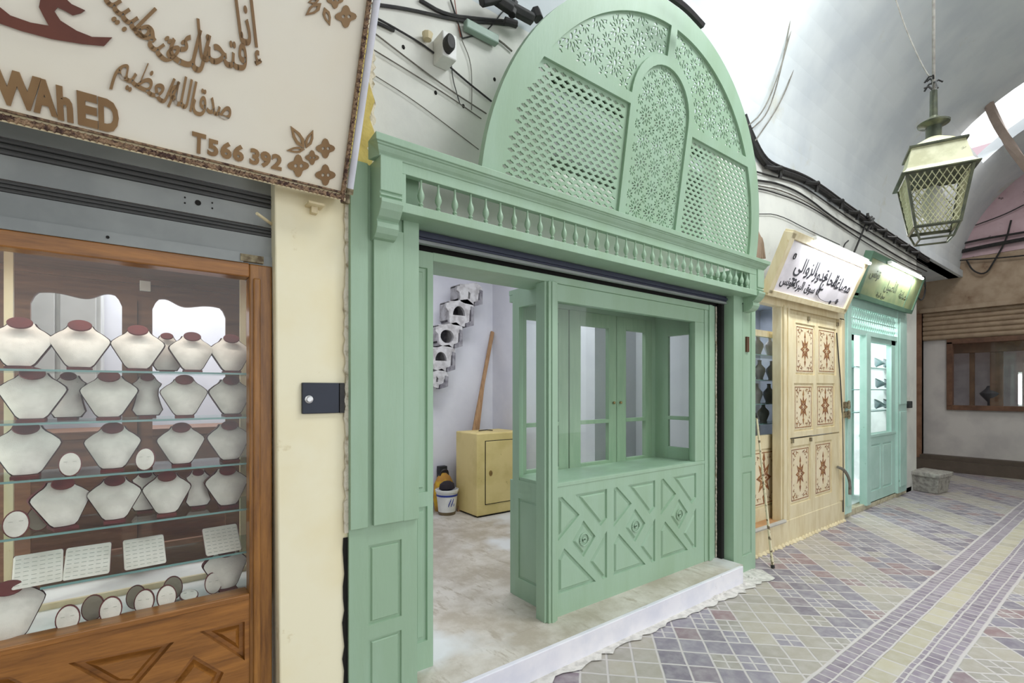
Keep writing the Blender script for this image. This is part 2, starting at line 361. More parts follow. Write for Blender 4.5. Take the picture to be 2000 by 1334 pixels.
# spilt white plaster along the foot of the step
mb = MB(); top = []; n = 60
P = [(.99, 1.95)] + [(1.0 + 3.05 * i / n, 1.93 - (.03 + .05 * random.random() + .10 * max(0, (i / n - .55))) ) for i in range(n)] + [(4.1, 1.98), (4.0, 2.1), (3.7, 2.1), (3.7, 1.95)]
V, Fc = curve_mesh([P], 0, PL((0, 0, 0), (1, 0, 0), (0, 1, 0))); mb.add([(v.x, v.y, .006) for v in V], Fc)
for i in range(26):
    x = 3.2 + .75 * random.random(); y = 1.9 + .1 * random.random(); mb.lathe([(.012 + .03 * random.random(), 0), (.004, .012)], (x, y, .004), 6)
tag(mb.build('trim_2', mat('lime_spill', (226, 222, 216), .9, rgb2=(200, 196, 190), nscale=22, bump=.6, bscale=60)), 'white plaster spill along the foot of the step', 'plaster', kind='structure')
# facade wall
mb = MB(); Y0, Y1, ZT = 2.2, 2.34, 3.62
mb.box(-3.5, -.95, Y0, Y1, 0, ZT); mb.box(-.95, .41, Y0, Y1, 2.36, ZT); mb.box(.41, .9, Y0, Y1, 0, ZT)
mb.box(.9, 1.95, Y0, Y1, 2.27, ZT); mb.box(1.95, 3.8, Y0, Y1, 2.27, 2.64); mb.box(1.95, 3.8, Y0, Y1, 3.54, ZT); mb.box(3.8, 3.85, Y0, Y1, 2.27, ZT)
mb.box(3.85, 4.36, Y0, Y1, 0, ZT); mb.box(4.36, 6.35, Y0, Y1, 2.45, ZT); mb.box(6.35, 6.5, Y0, Y1, 0, ZT)
mb.box(6.5, 8.85, Y0, Y1, 2.62, ZT); mb.box(8.85, 9.35, Y0, Y1, 0, ZT); mb.box(9.21, 9.35, Y1, 3.1, 0, ZT); mb.box(9.35, 12.0, 2.95, 3.1, 0, ZT)
tag(mb.build('wall_left', WHITEW), 'patchy whitewashed wall above and between the shopfronts', 'wall', kind='structure')
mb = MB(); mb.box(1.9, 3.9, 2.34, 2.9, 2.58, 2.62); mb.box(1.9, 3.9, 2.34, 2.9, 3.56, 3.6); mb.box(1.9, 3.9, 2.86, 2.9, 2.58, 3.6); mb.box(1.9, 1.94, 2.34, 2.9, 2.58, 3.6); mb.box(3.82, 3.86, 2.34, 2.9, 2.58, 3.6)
tag(mb.build('wall_transom', mat('cavity_shade', (96, 100, 90), .9)), 'cavity behind the pierced arch, its shade put into a dark grey colour', 'wall', kind='structure')  # dark colour stands for the shade seen through the fretwork
# cream pier between the two shops, its corner leaning a little
def pierx(z): return .40 + .022 * (2.3 - z) / 2.3
mb = MB(); mb.hexa([(pierx(0), 2.06, 0), (.69, 2.06, 0), (.69, 2.2, 0), (pierx(0), 2.2, 0)], [(pierx(2.45), 2.06, 2.45), (.69, 2.06, 2.45), (.69, 2.2, 2.45), (pierx(2.45), 2.2, 2.45)])
tag(mb.build('wall_pier', CREAMW, bevel=.006), 'cream painted pier between the jewellery window and the green shopfront', 'wall', kind='structure')
mb = MB(); E_ = [(at(690, 335, 2.1).x, 2.44)]
P = [(.40, 2.4), (.69, 2.4), (.80, 2.47), (.815, 2.53), (.79, 2.58), (.83, 2.64), (.80, 2.72), (.825, 2.80), (.79, 2.9), (.81, 3.0), (.78, 3.2), (.4, 3.2)]
mb.prism(P, lambda u, v: (u, 2.12, v), lambda u, v: (u, 2.21, v)); tag(mb.build('wall_pier_upper', OCHRE), 'crumbling ochre plaster beside the big sign', 'wall', kind='structure')
def ragged(x0, x1, z0, z1, amp, n, Y, th, seed):
    rr = random.Random(seed); a = [(x0 - amp * rr.random(), z0 + (z1 - z0) * k / n) for k in range(n + 1)]; b = [(x1 + amp * rr.random(), z0 + (z1 - z0) * k / n) for k in range(n + 1)]
    V, Fc = curve_mesh([a + b[::-1]], th, PL((0, Y, 0))); m_ = MB(); m_.add(V, Fc); return m_
tag(ragged(.785, .83, 2.46, 3.25, .025, 40, 2.19, .014, 2).build('trim_3', ROUGHP), 'ragged broken plaster edge beside the big sign', 'plaster', kind='structure')
tag(ragged(.672, .683, .9, 2.42, .010, 60, 2.052, .006, 5).build('trim_4', ROUGHP), 'rough white plaster seam down the pier edge', 'plaster', kind='structure')
tag(ragged(.668, .684, .22, .88, .010, 13, 2.055, .001, 9).build('trim_5', DARK), 'black gap where the pier plaster has broken away', 'gap', kind='structure')
# vault with one skylight opening
mb = MB(); YC, ZC, RV = .2, 3.58, 2.0
xs = [-4, -2, 0, 2, 3, 4, 5, 6, 7, 8, 8.9, 10.3, 11, 12.05]; na = 40
def vp(x, a, r=RV): return (x, YC + r * math.cos(a), ZC + r * math.sin(a))
for i in range(len(xs) - 1):
    for j in range(na):
        a, b = math.pi * j / na, math.pi * (j + 1) / na; ym = YC + RV * math.cos((a + b) / 2)
        if 8.8 < xs[i] < 10 and .75 < ym < 1.56: continue
        mb.add([vp(xs[i], a), vp(xs[i + 1], a), vp(xs[i + 1], b), vp(xs[i], b), vp(xs[i], a, 2.15), vp(xs[i + 1], a, 2.15), vp(xs[i + 1], b, 2.15), vp(xs[i], b, 2.15)],
               [(0, 1, 2, 3), (4, 7, 6, 5), (0, 4, 5, 1), (3, 2, 6, 7), (0, 3, 7, 4), (1, 5, 6, 2)])
mb.box(9.3, 12.05, 2.15, 3.1, 3.58, 3.7)
o = mb.build('ceiling', VAULT, smooth=True); tag(o, 'whitewashed barrel vault over the alley', 'ceiling', kind='structure')
# opposite alley wall at the far end; unseen cross wall added to block light
mb = MB(); mb.box(6.5, 12.2, -1.95, -1.8, 0, 3.62); mb.box(-3.4, -3.2, -8, 2.2, 0, 5.8); tag(mb.build('wall_right', WHITEW), 'plastered wall on the other side of the alley, with an unseen light-blocking cross wall', 'wall', kind='structure')
# rooms behind
mb = MB(); mb.box(.75, 3.6, 5.05, 5.2, 0, 3.4); mb.box(3.5, 3.6, 3.3, 5.05, 0, 3.4); mb.box(3.6, 4.3, 3.3, 3.4, 0, 3.4); mb.box(4.12, 4.3, 2.34, 3.3, 0, 3.4); mb.box(.75, .87, 2.34, 5.2, 0, 3.4)
mb.box(.75, 4.3, 2.34, 2.4, 2.3, 2.57)
tag(mb.build('wall_back', ROOMW), 'white walls inside the empty green shop', 'wall', kind='structure')
mb = MB(); mb.box(.75, 4.3, 2.34, 5.2, 3.35, 3.45); tag(mb.build('ceiling.001', ROOMW), 'white ceiling inside the green shop', 'ceiling', kind='structure')

# ============================================================ GREEN SHOPFRONT
t = thing('shopfront_surround', (2.39, 2.03, 0), 'large green painted wooden shopfront surround with pilasters, corbels and balustered frieze', 'shopfront')
def pilaster(x0, x1, left):
    pl = PL((0, 2.04, 0))
    mb = MB(); w_ = x1 - x0
    if left: pk = [rect(.766, .918, .487, .832), rect(.766, .918, .05, .425)]
    else: pk = [rect(3.892, 4.045, .94, 2.215), rect(3.892, 4.045, .14, .825)]
    board(mb, pl, rect(x0, x1, 0.0, 2.465), pk, .16 if left else .30, .010, .012, .006, .0)
    p = mb.build('pilaster', GREEN, t)
    return p
pa = pilaster(.682, .995, True)
mb = MB(); mb.box(.683, .757, 2.022, 2.04, .915, 2.465); mb.box(.919, .995, 2.022, 2.04, .915, 2.465); mb.box(.757, .919, 2.034, 2.04, .915, 2.465)
mb.box(.779, .915, 2.012, 2.04, .92, 2.2); mb.build('upper_boards', GREEN, pa, bevel=.002)
pb = pilaster(3.76, 4.11, False)
mb = MB(); q = at(1463, 658, 2.03); mb.box(3.945, 3.985, 2.028, 2.05, 1.815, 1.94); tag(mb.build('slot', mat('rusty_slot', (92, 62, 40), .8), pb), 'rusty vertical slot in the pilaster')
CP = [(2.04, 2.468), (1.918, 2.468), (1.918, 2.325), (1.928, 2.322), (1.928, 2.315), (1.918, 2.312), (1.918, 2.305), (1.928, 2.302), (1.928, 2.293), (1.908, 2.29), (1.908, 2.275), (1.92, 2.25), (1.942, 2.225), (1.962, 2.215), (1.955, 2.205), (1.955, 2.185), (1.968, 2.162), (1.99, 2.148), (2.04, 2.14)]
for x0, x1 in ((.771, .868), (3.905, 4.008)):
    mb = MB(); mb.prism(CP, lambda u, v: (x0, u, v), lambda u, v: (x1, u, v)); mb.build('corbel', GREEN, t, bevel=.002)
CR = [(1.99, 2.466), (1.925, 2.466), (1.922, 2.474), (1.912, 2.484), (1.906, 2.496), (1.905, 2.502), (1.898, 2.504), (1.897, 2.51), (1.888, 2.512), (1.885, 2.54), (1.99, 2.543)]
mb = MB(); mb.prism(CR, lambda u, v: (.745 - (1.925 - min(u, 1.925)) * 0 if u > 1.93 else .768 - (1.925 - u) * .75, u, v), lambda u, v: (4.03 if u > 1.93 else 4.012 + (1.925 - u) * .9, u, v))
mb.build('cornice', GREEN, t, bevel=.002)
mb = MB(); mb.box(.868, 3.905, 1.928, 1.962, 2.42, 2.467); mb.box(.868, .888, 1.928, 2.2, 2.258, 2.42); mb.box(3.79 + .01, 3.905, 1.93, 1.962, 2.258, 2.42); mb.box(3.88, 3.905, 1.928, 2.2, 2.258, 2.42)
mb.box(3.62, 3.9, 2.19, 2.199, 2.27, 2.44); mb.build('frieze_rail', GREEN, t, bevel=.002)
mb = MB(); mb.box(.888, 3.88, 1.962, 2.115, 2.258, 2.27); mb.box(.868, 3.905, 1.925, 1.962, 2.256, 2.297); mb.box(.888, 3.88, 2.115, 2.2, 2.24, 2.27)
mb.build('soffit', GREEN, t, bevel=.002)
BP = [(.0105, 0), (.0105, .008), (.007, .011), (.0105, .015), (.0105, .019), (.006, .024), (.009, .032), (.0145, .044), (.0155, .056), (.0125, .070), (.0075, .082), (.0055, .095), (.005, .112), (.006, .124)]
first = None
for i in range(34):
    x = .966 + .0856 * i - (.035 if i > 33 else 0)
    if first is None:
        mb = MB(); mb.lathe(BP, (x, 1.945, 2.297), 12); first = mb.build('baluster', GREEN, t, smooth=True); 
    else:
        c = first.copy(); COL.objects.link(c); c.location.x += x - .966
# pierced lunette, leaning forward
K = .15; YB = 1.955
pl = PL((0, YB, 2.5), (1, 0, 0), (0, -K, 1)); SL = math.sqrt(1 + K * K)
SCL = YB / 2.0
CX, R = 2.646 * SCL, 1.343 * SCL; CW = (1.5 + (2.537 - 1.5) * SCL - 2.5) * SL
t2 = thing('fretwork_lunette', (CX, YB, 2.5), 'big green semicircular fretwork lunette of pierced panels standing on the cornice', 'lunette')
RI = R - .115
def zl(z): return (1.5 + (z - 1.5) * SCL - 2.5) * SL      # height on the leaning plane
NX0, NX1 = 2.30 * SCL, 2.935 * SCL                           # outer edges of the niche bars
bw = .055; NXC = (NX0 + NX1) / 2; NR = (NX1 - NX0) / 2; NZ = zl(3.26)
HB0, HB1 = zl(3.205), zl(3.265)
def arc(cx, cz, r, a0, a1, n): return [(cx + r * math.cos(math.radians(a0 + (a1 - a0) * i / n)), cz + r * math.sin(math.radians(a0 + (a1 - a0) * i / n))) for i in range(n + 1)]
aL = math.degrees(math.asin((HB1 + .0 - CW) / RI))
W0 = .03
regs = {}
xb = lambda w: math.sqrt(max(RI * RI - (w - CW) ** 2, 0))
a_hb0 = math.degrees(math.asin((HB0 - CW) / RI)); a_hb1 = math.degrees(math.asin((HB1 - CW) / RI))
a_w0 = math.degrees(math.asin((W0 - CW) / RI))
regs['ll'] = [(CX - xb(W0), W0), (NX0, W0), (NX0, HB0)] + arc(CX, CW, RI, 180 - a_hb0, 180 - a_w0, 14)[:-1]
regs['lr'] = [(NX1, W0), (CX + xb(W0), W0)] + arc(CX, CW, RI, a_w0, a_hb0, 14)[1:] + [(NX1, HB0)]
regs['n'] = [(NX0 + bw, W0), (NX1 - bw, W0)] + arc(NXC, NZ, NR - bw, 0, 180, 20)
av = 90 - 1.2
regs['ul'] = [(NX0, HB1), (NX0, NZ)] + arc(NXC, NZ, NR, 180, 96, 10)[1:] + arc(CX, CW, RI, math.degrees(math.acos((NXC - .03 - CX) / RI)), 180 - a_hb1, 26)
regs['ur'] = [(NX1, HB1)] + arc(CX, CW, RI, a_hb1, math.degrees(math.acos((NXC + .03 - CX) / RI)), 26) + arc(NXC, NZ, NR, 84, 0, 10)
# heavy frame with the five openings cut out
outer = [(CX - math.sqrt(R * R - CW * CW), 0), (CX + math.sqrt(R * R - CW * CW), 0)] + arc(CX, CW, R, math.degrees(math.asin(-CW / R)), 180 - math.degrees(math.asin(-CW / R)), 60)[1:-1]
V, Fc = curve_mesh([outer] + list(regs.values()), .018, pl); mb = MB(); mb.add(V, Fc)
mb.build('arch_frame', GREEN, t2)
def inside(p, P, mrg):
    c = False; n = len(P); d = 9
    for i in range(n):
        a, b = P[i], P[(i + 1) % n]
        if (a[1] > p[1]) != (b[1] > p[1]) and p[0] < (b[0] - a[0]) * (p[1] - a[1]) / (b[1] - a[1]) + a[0]: c = not c
        A, B, Q = Vector(a), Vector(b), Vector(p); ab = B - A; k = max(0, min(1, (Q - A).dot(ab) / ab.length_squared)); d = min(d, (A + ab * k - Q).length)
    return c and d > mrg
def holes_brick(P, sx, sy):
    out = []; us = [p[0] for p in P]; ws = [p[1] for p in P]; r = 0; w_ = min(ws) + sy * .7
    while w_ < max(ws):
        u = min(us) + sx * (.5 + .5 * (r % 2))
        while u < max(us):
            a, b = sx * .41, sy * .38
            if inside((u, w_), P, .024):
                out.append([(u - a, w_), (u - a * .55, w_ - b * .55), (u - a * .25, w_ - b * .6), (u, w_ - b * 1.15), (u + a * .25, w_ - b * .6), (u + a * .55, w_ - b * .55), (u + a, w_), (u + a * .55, w_ + b * .55), (u + a * .25, w_ + b * .6), (u, w_ + b * 1.15), (u - a * .25, w_ + b * .6), (u - a * .55, w_ + b * .55)])
            u += sx
        w_ += sy; r += 1
    return out
def petal(u, w, r0, r1, hw, a, kind=0):
    c, s = math.cos(a), math.sin(a); f = lambda r, h: (u + c * r - s * h, w + s * r + c * h)
    m_ = (r0 + r1) / 2
    if kind == 0: return [f(r0, 0), f(m_ - (r1 - r0) * .2, -hw), f(m_ + (r1 - r0) * .15, -hw), f(r1, 0), f(m_ + (r1 - r0) * .15, hw), f(m_ - (r1 - r0) * .2, hw)]
    return [f(r0, 0), f(r1, -hw), f(r1 - .004, 0), f(r1, hw)]
def holes_star(P, T, np_=10, jit=0):
    out = []; us = [p[0] for p in P]; ws = [p[1] for p in P]; k = 0
    u = min(us) - T * .2
    j = 0
    while u < max(us) + T:
        w_ = min(ws) - T * .3
        while w_ < max(ws) + T:
            C = []
            s = T / .17
            C.append([(u + .012 * s * math.cos(q * math.pi / 4), w_ + .017 * s * math.sin(q * math.pi / 4)) for q in range(8)])
            for q in range(np_):
                a = 2 * math.pi * (q + .5) / np_ ; C.append(petal(u, w_, .025 * s, .057 * s, .0068 * s, a)); a2 = 2 * math.pi * q / np_; C.append(petal(u, w_, .042 * s, .075 * s, .0105 * s, a2, 1))
            for q in range(8): C.append(petal(u + T / 2, w_ + T / 2, .011 * s, .040 * s, .0058 * s, 2 * math.pi * q / 8 + .4))
            for h in C:
                if all(inside(p, P, .006) for p in h[::2]): out.append(h)
            w_ += T
        u += T; j += 1
    return out
for key, P, H in (('ll', regs['ll'], holes_brick(regs['ll'], .058, .0285)), ('lr', regs['lr'], holes_brick(regs['lr'], .058, .0285)),
                  ('ul', regs['ul'], holes_star(regs['ul'], .17)), ('ur', regs['ur'], holes_star(regs['ur'], .17)), ('n', regs['n'], holes_star(regs['n'], .135))):
    Pb = inset(P, -.004)
    pl2 = PL(pl(0, 0, .006), pl.U, pl.W)
    V, Fc = curve_mesh([Pb] + H, .004, PL(pl(0, 0, -.004), pl.U, pl.W)); mb = MB(); mb.add(V, Fc); mb.build('fretwork_panel', GREEN, t2)
# ---- roller shutter of the green shop
mb = MB(); mb.box(.9, 3.85, 2.17, 2.34, 2.184, 2.271); tag(mb.build('trim_10', DARK), 'black light-blocking box added behind the rolled shutter', 'light block', kind='structure')  # added black box: stops room light leaking, stands for the dark gap
t = thing('roller_shutter', (2.3, 2.13, 2.18), 'dark rolled up metal shutter tucked above the green door frame', 'shutter')
mb = MB(); mb.box(1.0, 3.757, 2.10, 2.112, 2.215, 2.256); mb.box(1.0, 3.757, 2.088, 2.10, 2.225, 2.24); mb.build('slat', NAVY, t)
mb = MB(); mb.box(1.0, 3.757, 2.095, 2.125, 2.196, 2.213); mb.build('bottom_bar', STEEL, t, bevel=.003)
mb = MB(); mb.box(3.722, 3.758, 2.12, 2.16, .134, 2.2); mb.build('guide_channel', DARK, t)
# ---- door frame
t = thing('door_frame', (2.4, 2.2, .134), 'green wooden frame around the whole shop opening, with moulded jambs', 'door frame')
Pj = PL((0, 2.16, 0)); mb = MB()
board(mb, Pj, rect(1.0, 1.139, .134, 2.18), [rect(1.03, 1.108, 1.0, 2.1), rect(1.03, 1.108, .27, .93)], .06, .012, .02, .006); mb.build('jamb', GREEN, t)
mb = MB(); mb.box(1.139, 3.645, 2.16, 2.42, 2.14, 2.183); mb.box(1.08, 1.139, 2.2, 2.42, .134, 2.183); mb.build('head', GREEN, t, bevel=.003)
mb = MB(); mb.box(3.553, 3.60, 2.165, 2.3, .134, 2.14); mb.box(3.60, 3.645, 2.150, 2.3, .134, 2.183); mb.box(3.645, 3.70, 2.165, 2.22, .134, 2.183); mb.build('jamb', GREEN, t, bevel=.004)
mb = MB()
for i in range(60): mb.lathe([(.004, 0), (.007, .018), (.004, .036)], (3.712 + .006 * random.random(), 2.165, .14 + .034 * i), 5)
mb.build('mastic_seam', ROUGHP, t)
# ---- display case
XL, XR, YF, YK = 1.965, 3.5, 2.185, 2.6
t = thing('display_case', (2.73, 2.4, .134), 'green glazed display case with carved lower panels, built into the shopfront', 'display case')
mb = MB(); mb.box(1.868, 1.962, 2.16, 2.24, .12, 2.14); mb.box(1.885, 1.955, 2.142, 2.16, .12, 2.14); mb.box(1.905, 1.935, 2.134, 2.145, .12, 2.14)
mb.build('corner_post', GREEN, t, bevel=.003)
mb = MB(); pf = PL((0, 2.172, 0)); mods = []
for m0, m1 in ((1.985, 2.418), (2.483, 2.926), (2.992, 3.442)):
    z0, z1 = .27, .852; U = lambda u, w_: (m0 + (m1 - m0) * u, z0 + (z1 - z0) * w_)
    for q in ([(0, 1), (0, .55), (.42, .775), (.08, 1)], [(.33, 1), (.86, .60), (1, .67), (1, 1)], [(.26, .5), (.5, .31), (.75, .5), (.5, .705)],
              [(0, 0), (.76, 0), (.12, .46), (0, .36)], [(1, .53), (.62, .23), (.91, 0), (1, 0)]):
        mods.append([U(*p) for p in q])
board(mb, pf, rect(1.962, 3.553, .134, .93), mods, .05, .013, .016, .010, .001)
fp = mb.build('carved_front', GREEN, t)
for m0, m1 in ((1.985, 2.418), (2.483, 2.926), (2.992, 3.442)):
    mb = MB(); c = (m0 + (m1 - m0) * .505, .27 + .582 * .5)
    mb.tube([(c[0] + .038 * math.cos(a * .35), 2.168, c[1] + .038 * math.sin(a * .35)) for a in range(18)], .004, 5, True)
    mb.tube([(c[0] + .012 * math.cos(a * .7), 2.168, c[1] + .012 * math.sin(a * .7)) for a in range(9)], .006, 5, True); mb.build('carved_boss', GREEN, fp, smooth=True)
mb = MB(); mb.box(1.955, 3.553, 2.168, 2.25, .915, .94); mb.box(XL + .004, XR - .002, 2.22, YK - .002, .90, .928); mb.build('shelf_board', GREEN, t, bevel=.003)
mb = MB(); mb.box(1.96, 3.553, 2.172, 2.22, 2.035, 2.14); mb.box(3.43, 3.553, 2.172, 2.22, .94, 2.035); mb.box(1.945, 1.985, 2.172, 2.22, .94, 2.035); mb.build('front_frame', GREEN, t, bevel=.003)
mb = MB(); mb.box(1.98, 3.435, 2.198, 2.203, .935, 2.04); mb.build('front_pane', GLASS, t)
# left end
ps = PL((XL, 0, 0), (0, 1, 0), (0, 0, 1)); mb = MB()
board(mb, ps, rect(2.2, YK, .134, .86), [rect(2.285, 2.535, .262, .788)], .02, .008, .012, .006); 
mb.box(XL, XL + .035, 2.2, 2.29, .86, 2.14); mb.box(XL, XL + .035, 2.53, YK, .86, 2.14); mb.box(XL, XL + .035, 2.29, 2.53, 2.046, 2.14); mb.box(XL, XL + .035, 2.29, 2.53, .86, .908)
mb.build('side_panel', GREEN, t)
mb = MB(); mb.box(XL + .015, XL + .019, 2.285, 2.535, .9, 2.05); mb.build('side_pane', GLASS, t)
# right end, glazed in two lights
mb = MB()
for b in ((3.5, 3.53, 2.22, 2.275, .9, 2.14), (3.5, 3.53, 2.47, YK, .9, 2.14), (3.5, 3.53, 2.275, 2.47, 1.95, 2.14), (3.5, 3.53, 2.275, 2.47, 1.255, 1.285), (3.5, 3.53, 2.275, 2.47, .9, 1.03), (3.5, 3.53, 2.22, YK, .134, .9)): mb.box(*b)
mb.build('side_panel', GREEN, t, bevel=.002)
mb = MB(); mb.box(3.512, 3.515, 2.27, 2.475, 1.02, 1.96); mb.build('side_pane', GLASS, t)
# back: fixed light and two doors
def leaf(x0, x1, w0, w1, name, knob=None):
    mb = MB(); y0, y1 = YK - (0 if name == 'fixed_light' else .006), YK + .03
    for b in ((x0, w0, .90, 2.09), (w1, x1, .90, 2.09), (w0, w1, 1.985, 2.09), (w0, w1, 1.243, 1.272), (w0, w1, .90, .95)): mb.box(b[0], b[1], y0, y1, b[2], b[3])
    d = mb.build(name, GREEND, t, bevel=.002); mb = MB(); mb.box(w0 - .005, w1 + .005, y0 + .014, y0 + .017, .945, 1.99); mb.build('pane', GLASS, d)
    if knob: mb = MB(); mb.lathe([(.004, 0), (.011, .004), (.011, .016), (.005, .02)], (0, 0, 0), 10); mb.v = [Vector((knob + p.x, y0 - p.z, 1.40 + p.y)) for p in mb.v]; mb.build('knob', BRASS, d, smooth=True)
    return d
leaf(1.99, 2.48, 2.085, 2.385, 'fixed_light'); leaf(2.487, 2.998, 2.60, 2.91, 'back_door', 2.96); leaf(3.004, 3.45, 3.115, 3.365, 'back_door', 3.04)
mb = MB(); mb.box(1.968, 3.528, YK + .002, YK + .038, 2.092, 2.139); mb.box(3.453, 3.53, YK - .004, YK + .03, .9, 2.092); mb.box(1.968, 3.528, YK + .002, YK + .03, .134, .898); mb.build('back_frame', GREEN, t)
mb = MB(); mb.box(XL, 3.53, 2.20, YK + .04, 2.14, 2.17); mb.build('roof_board', GREEN, t)

# ============================================================ INSIDE THE GREEN SHOP
t = thing('safe', (3.12, 4.58, .134), 'old cream painted metal safe standing on the marble floor behind the door', 'safe')
mb = MB(); mb.box(2.82, 3.42, 4.36, 4.80, .15, 1.035); mb.build('body', SAFE, t, bevel=.012)
mb = MB(); mb.box(2.93, 3.38, 4.35, 4.362, .27, .945); mb.build('door', SAFE, t, bevel=.004)
mb = MB(); mb.box(2.922, 3.388, 4.357, 4.3605, .262, .953); mb.build('door_gap', DARK, t)
mb = MB(); mb.lathe([(.022, 0), (.022, .006), (.008, .012)], (0, 0, 0), 8); mb.v = [Vector((2.99 + p.x, 4.35 - p.z, .60 + p.y * 1.4)) for p in mb.v]; mb.build('keyhole_plate', BRASS, t)
mb = MB(); mb.box(2.84, 3.40, 4.38, 4.78, .134, .152); mb.build('plinth', DARK, t)
for i in range(12): mb = MB(); mb.box(2.846, 2.854, 4.355, 4.361, .25 + i * .06, .258 + i * .06); mb.build('rivet', SAFE, t)
# small tools lying on the safe
mb = MB(); mb.tube([(3.0, 4.6, 1.042), (3.12, 4.62, 1.046), (3.16, 4.56, 1.042)], .006, 6); tag(mb.build('metal_hook', BLACK), 'small dark metal hook lying on top of the cream safe', 'hook')
# two battens leaning behind the safe
b0 = at(937, 845, 4.93); b1 = at(962, 648, 5.0)
def batten(p0, p1, w_, label, m=DRIFT):
    mb = MB(); d = (p1 - p0); n = Vector((1, 0, 0)); n2 = d.cross(n).normalized() * .012; n = d.cross(n2).normalized() * w_
    mb.hexa([p0 - n - n2, p0 + n - n2, p0 + n + n2, p0 - n + n2], [p1 - n - n2, p1 + n - n2, p1 + n + n2, p1 - n + n2]); return tag(mb.build('timber_batten', m, bevel=.002), label, 'timber', 'battens leaning behind the safe')
top1 = Vector((at(962, 648, 5.03).x, 5.03, at(962, 648, 5.03).z)); dirv = at(925, 845, 4.86) - top1
batten(top1 + dirv * 1.72 + Vector((0, 0, 0)), top1, .022, 'tall bare timber batten leaning against the white wall behind the safe')
s0 = at(932, 845, 4.88); s1 = at(943, 750, 4.93); batten(s1 + (s0 - s1) * 2.2, s1, .02, 'shorter split timber batten beside the tall one behind the safe')
# bucket
q = Vector((2.66, 4.72, .16)); t = thing('bucket', (q.x, q.y, .134), 'white plastic paint bucket with blue markings on the shop floor', 'bucket')
mb = MB(); mb.lathe([(.095, .03), (.118, .25), (.126, .25), (.128, .275), (.120, .278), (.112, .25), (.09, .05)], (q.x, q.y, .134), 24); mb.build('body', WHITEP, t, smooth=True)
mb = MB(); mb.lathe([(.1165, .205), (.1185, .225)], (q.x, q.y, .134), 24)
BLUE = mat('blue_print', (40, 60, 150), .5)
for i in range(9):
    a = -1.95 + .07 * i; zz = .10 + .018 * (i % 4); r = .112
    mb.tube([(q.x + r * math.cos(a), q.y + r * math.sin(a), .134 + zz), (q.x + r * math.cos(a + .06), q.y + r * math.sin(a + .06), .134 + zz + .03)], .004, 4)
mb.build('blue_print', BLUE, t)
mb = MB(); mb.lathe([(.09, 0), (.1, .035)], (q.x, q.y, .134), 18); mb.build('dirty_base', mat('dirt', (120, 104, 78), .9), t)
mb = MB(); mb.lathe([(.06, 0), (.095, .02), (.085, .07), (.04, .1), (.01, .105)], (q.x + .0, q.y, .395), 12, sy=.7); tag(mb.build('dark_rag', mat('dark_cloth', (44, 38, 44), .95), smooth=True), 'dark crumpled cloth heaped in the white bucket', 'cloth')
q2 = Vector((2.72, 4.9, .134)); t = thing('tool_bag', q2, 'yellow and tan tool bag standing behind the bucket', 'bag')
mb = MB(); mb.lathe([(.11, 0), (.13, .15), (.12, .3), (.08, .38), (.03, .42)], q2, 14, sy=.6); mb.build('bag_body', mat('tan_canvas', (176, 130, 62), .9, rgb2=(210, 170, 50), nscale=9), t, smooth=True)
mb = MB(); mb.tube([q2 + Vector((-.06, 0, .36)), q2 + Vector((-.04, -.02, .46)), q2 + Vector((.04, -.02, .46)), q2 + Vector((.06, 0, .36))], .01, 6, smooth=2); mb.build('handle', BLACK, t)
mb = MB(); mb.box(2.70, 2.80, 4.96, 5.03, .134, .62); tag(mb.build('black_carton', mat('black_card', (40, 40, 44), .6), bevel=.004), 'narrow black carton standing against the wall beside the safe', 'box')
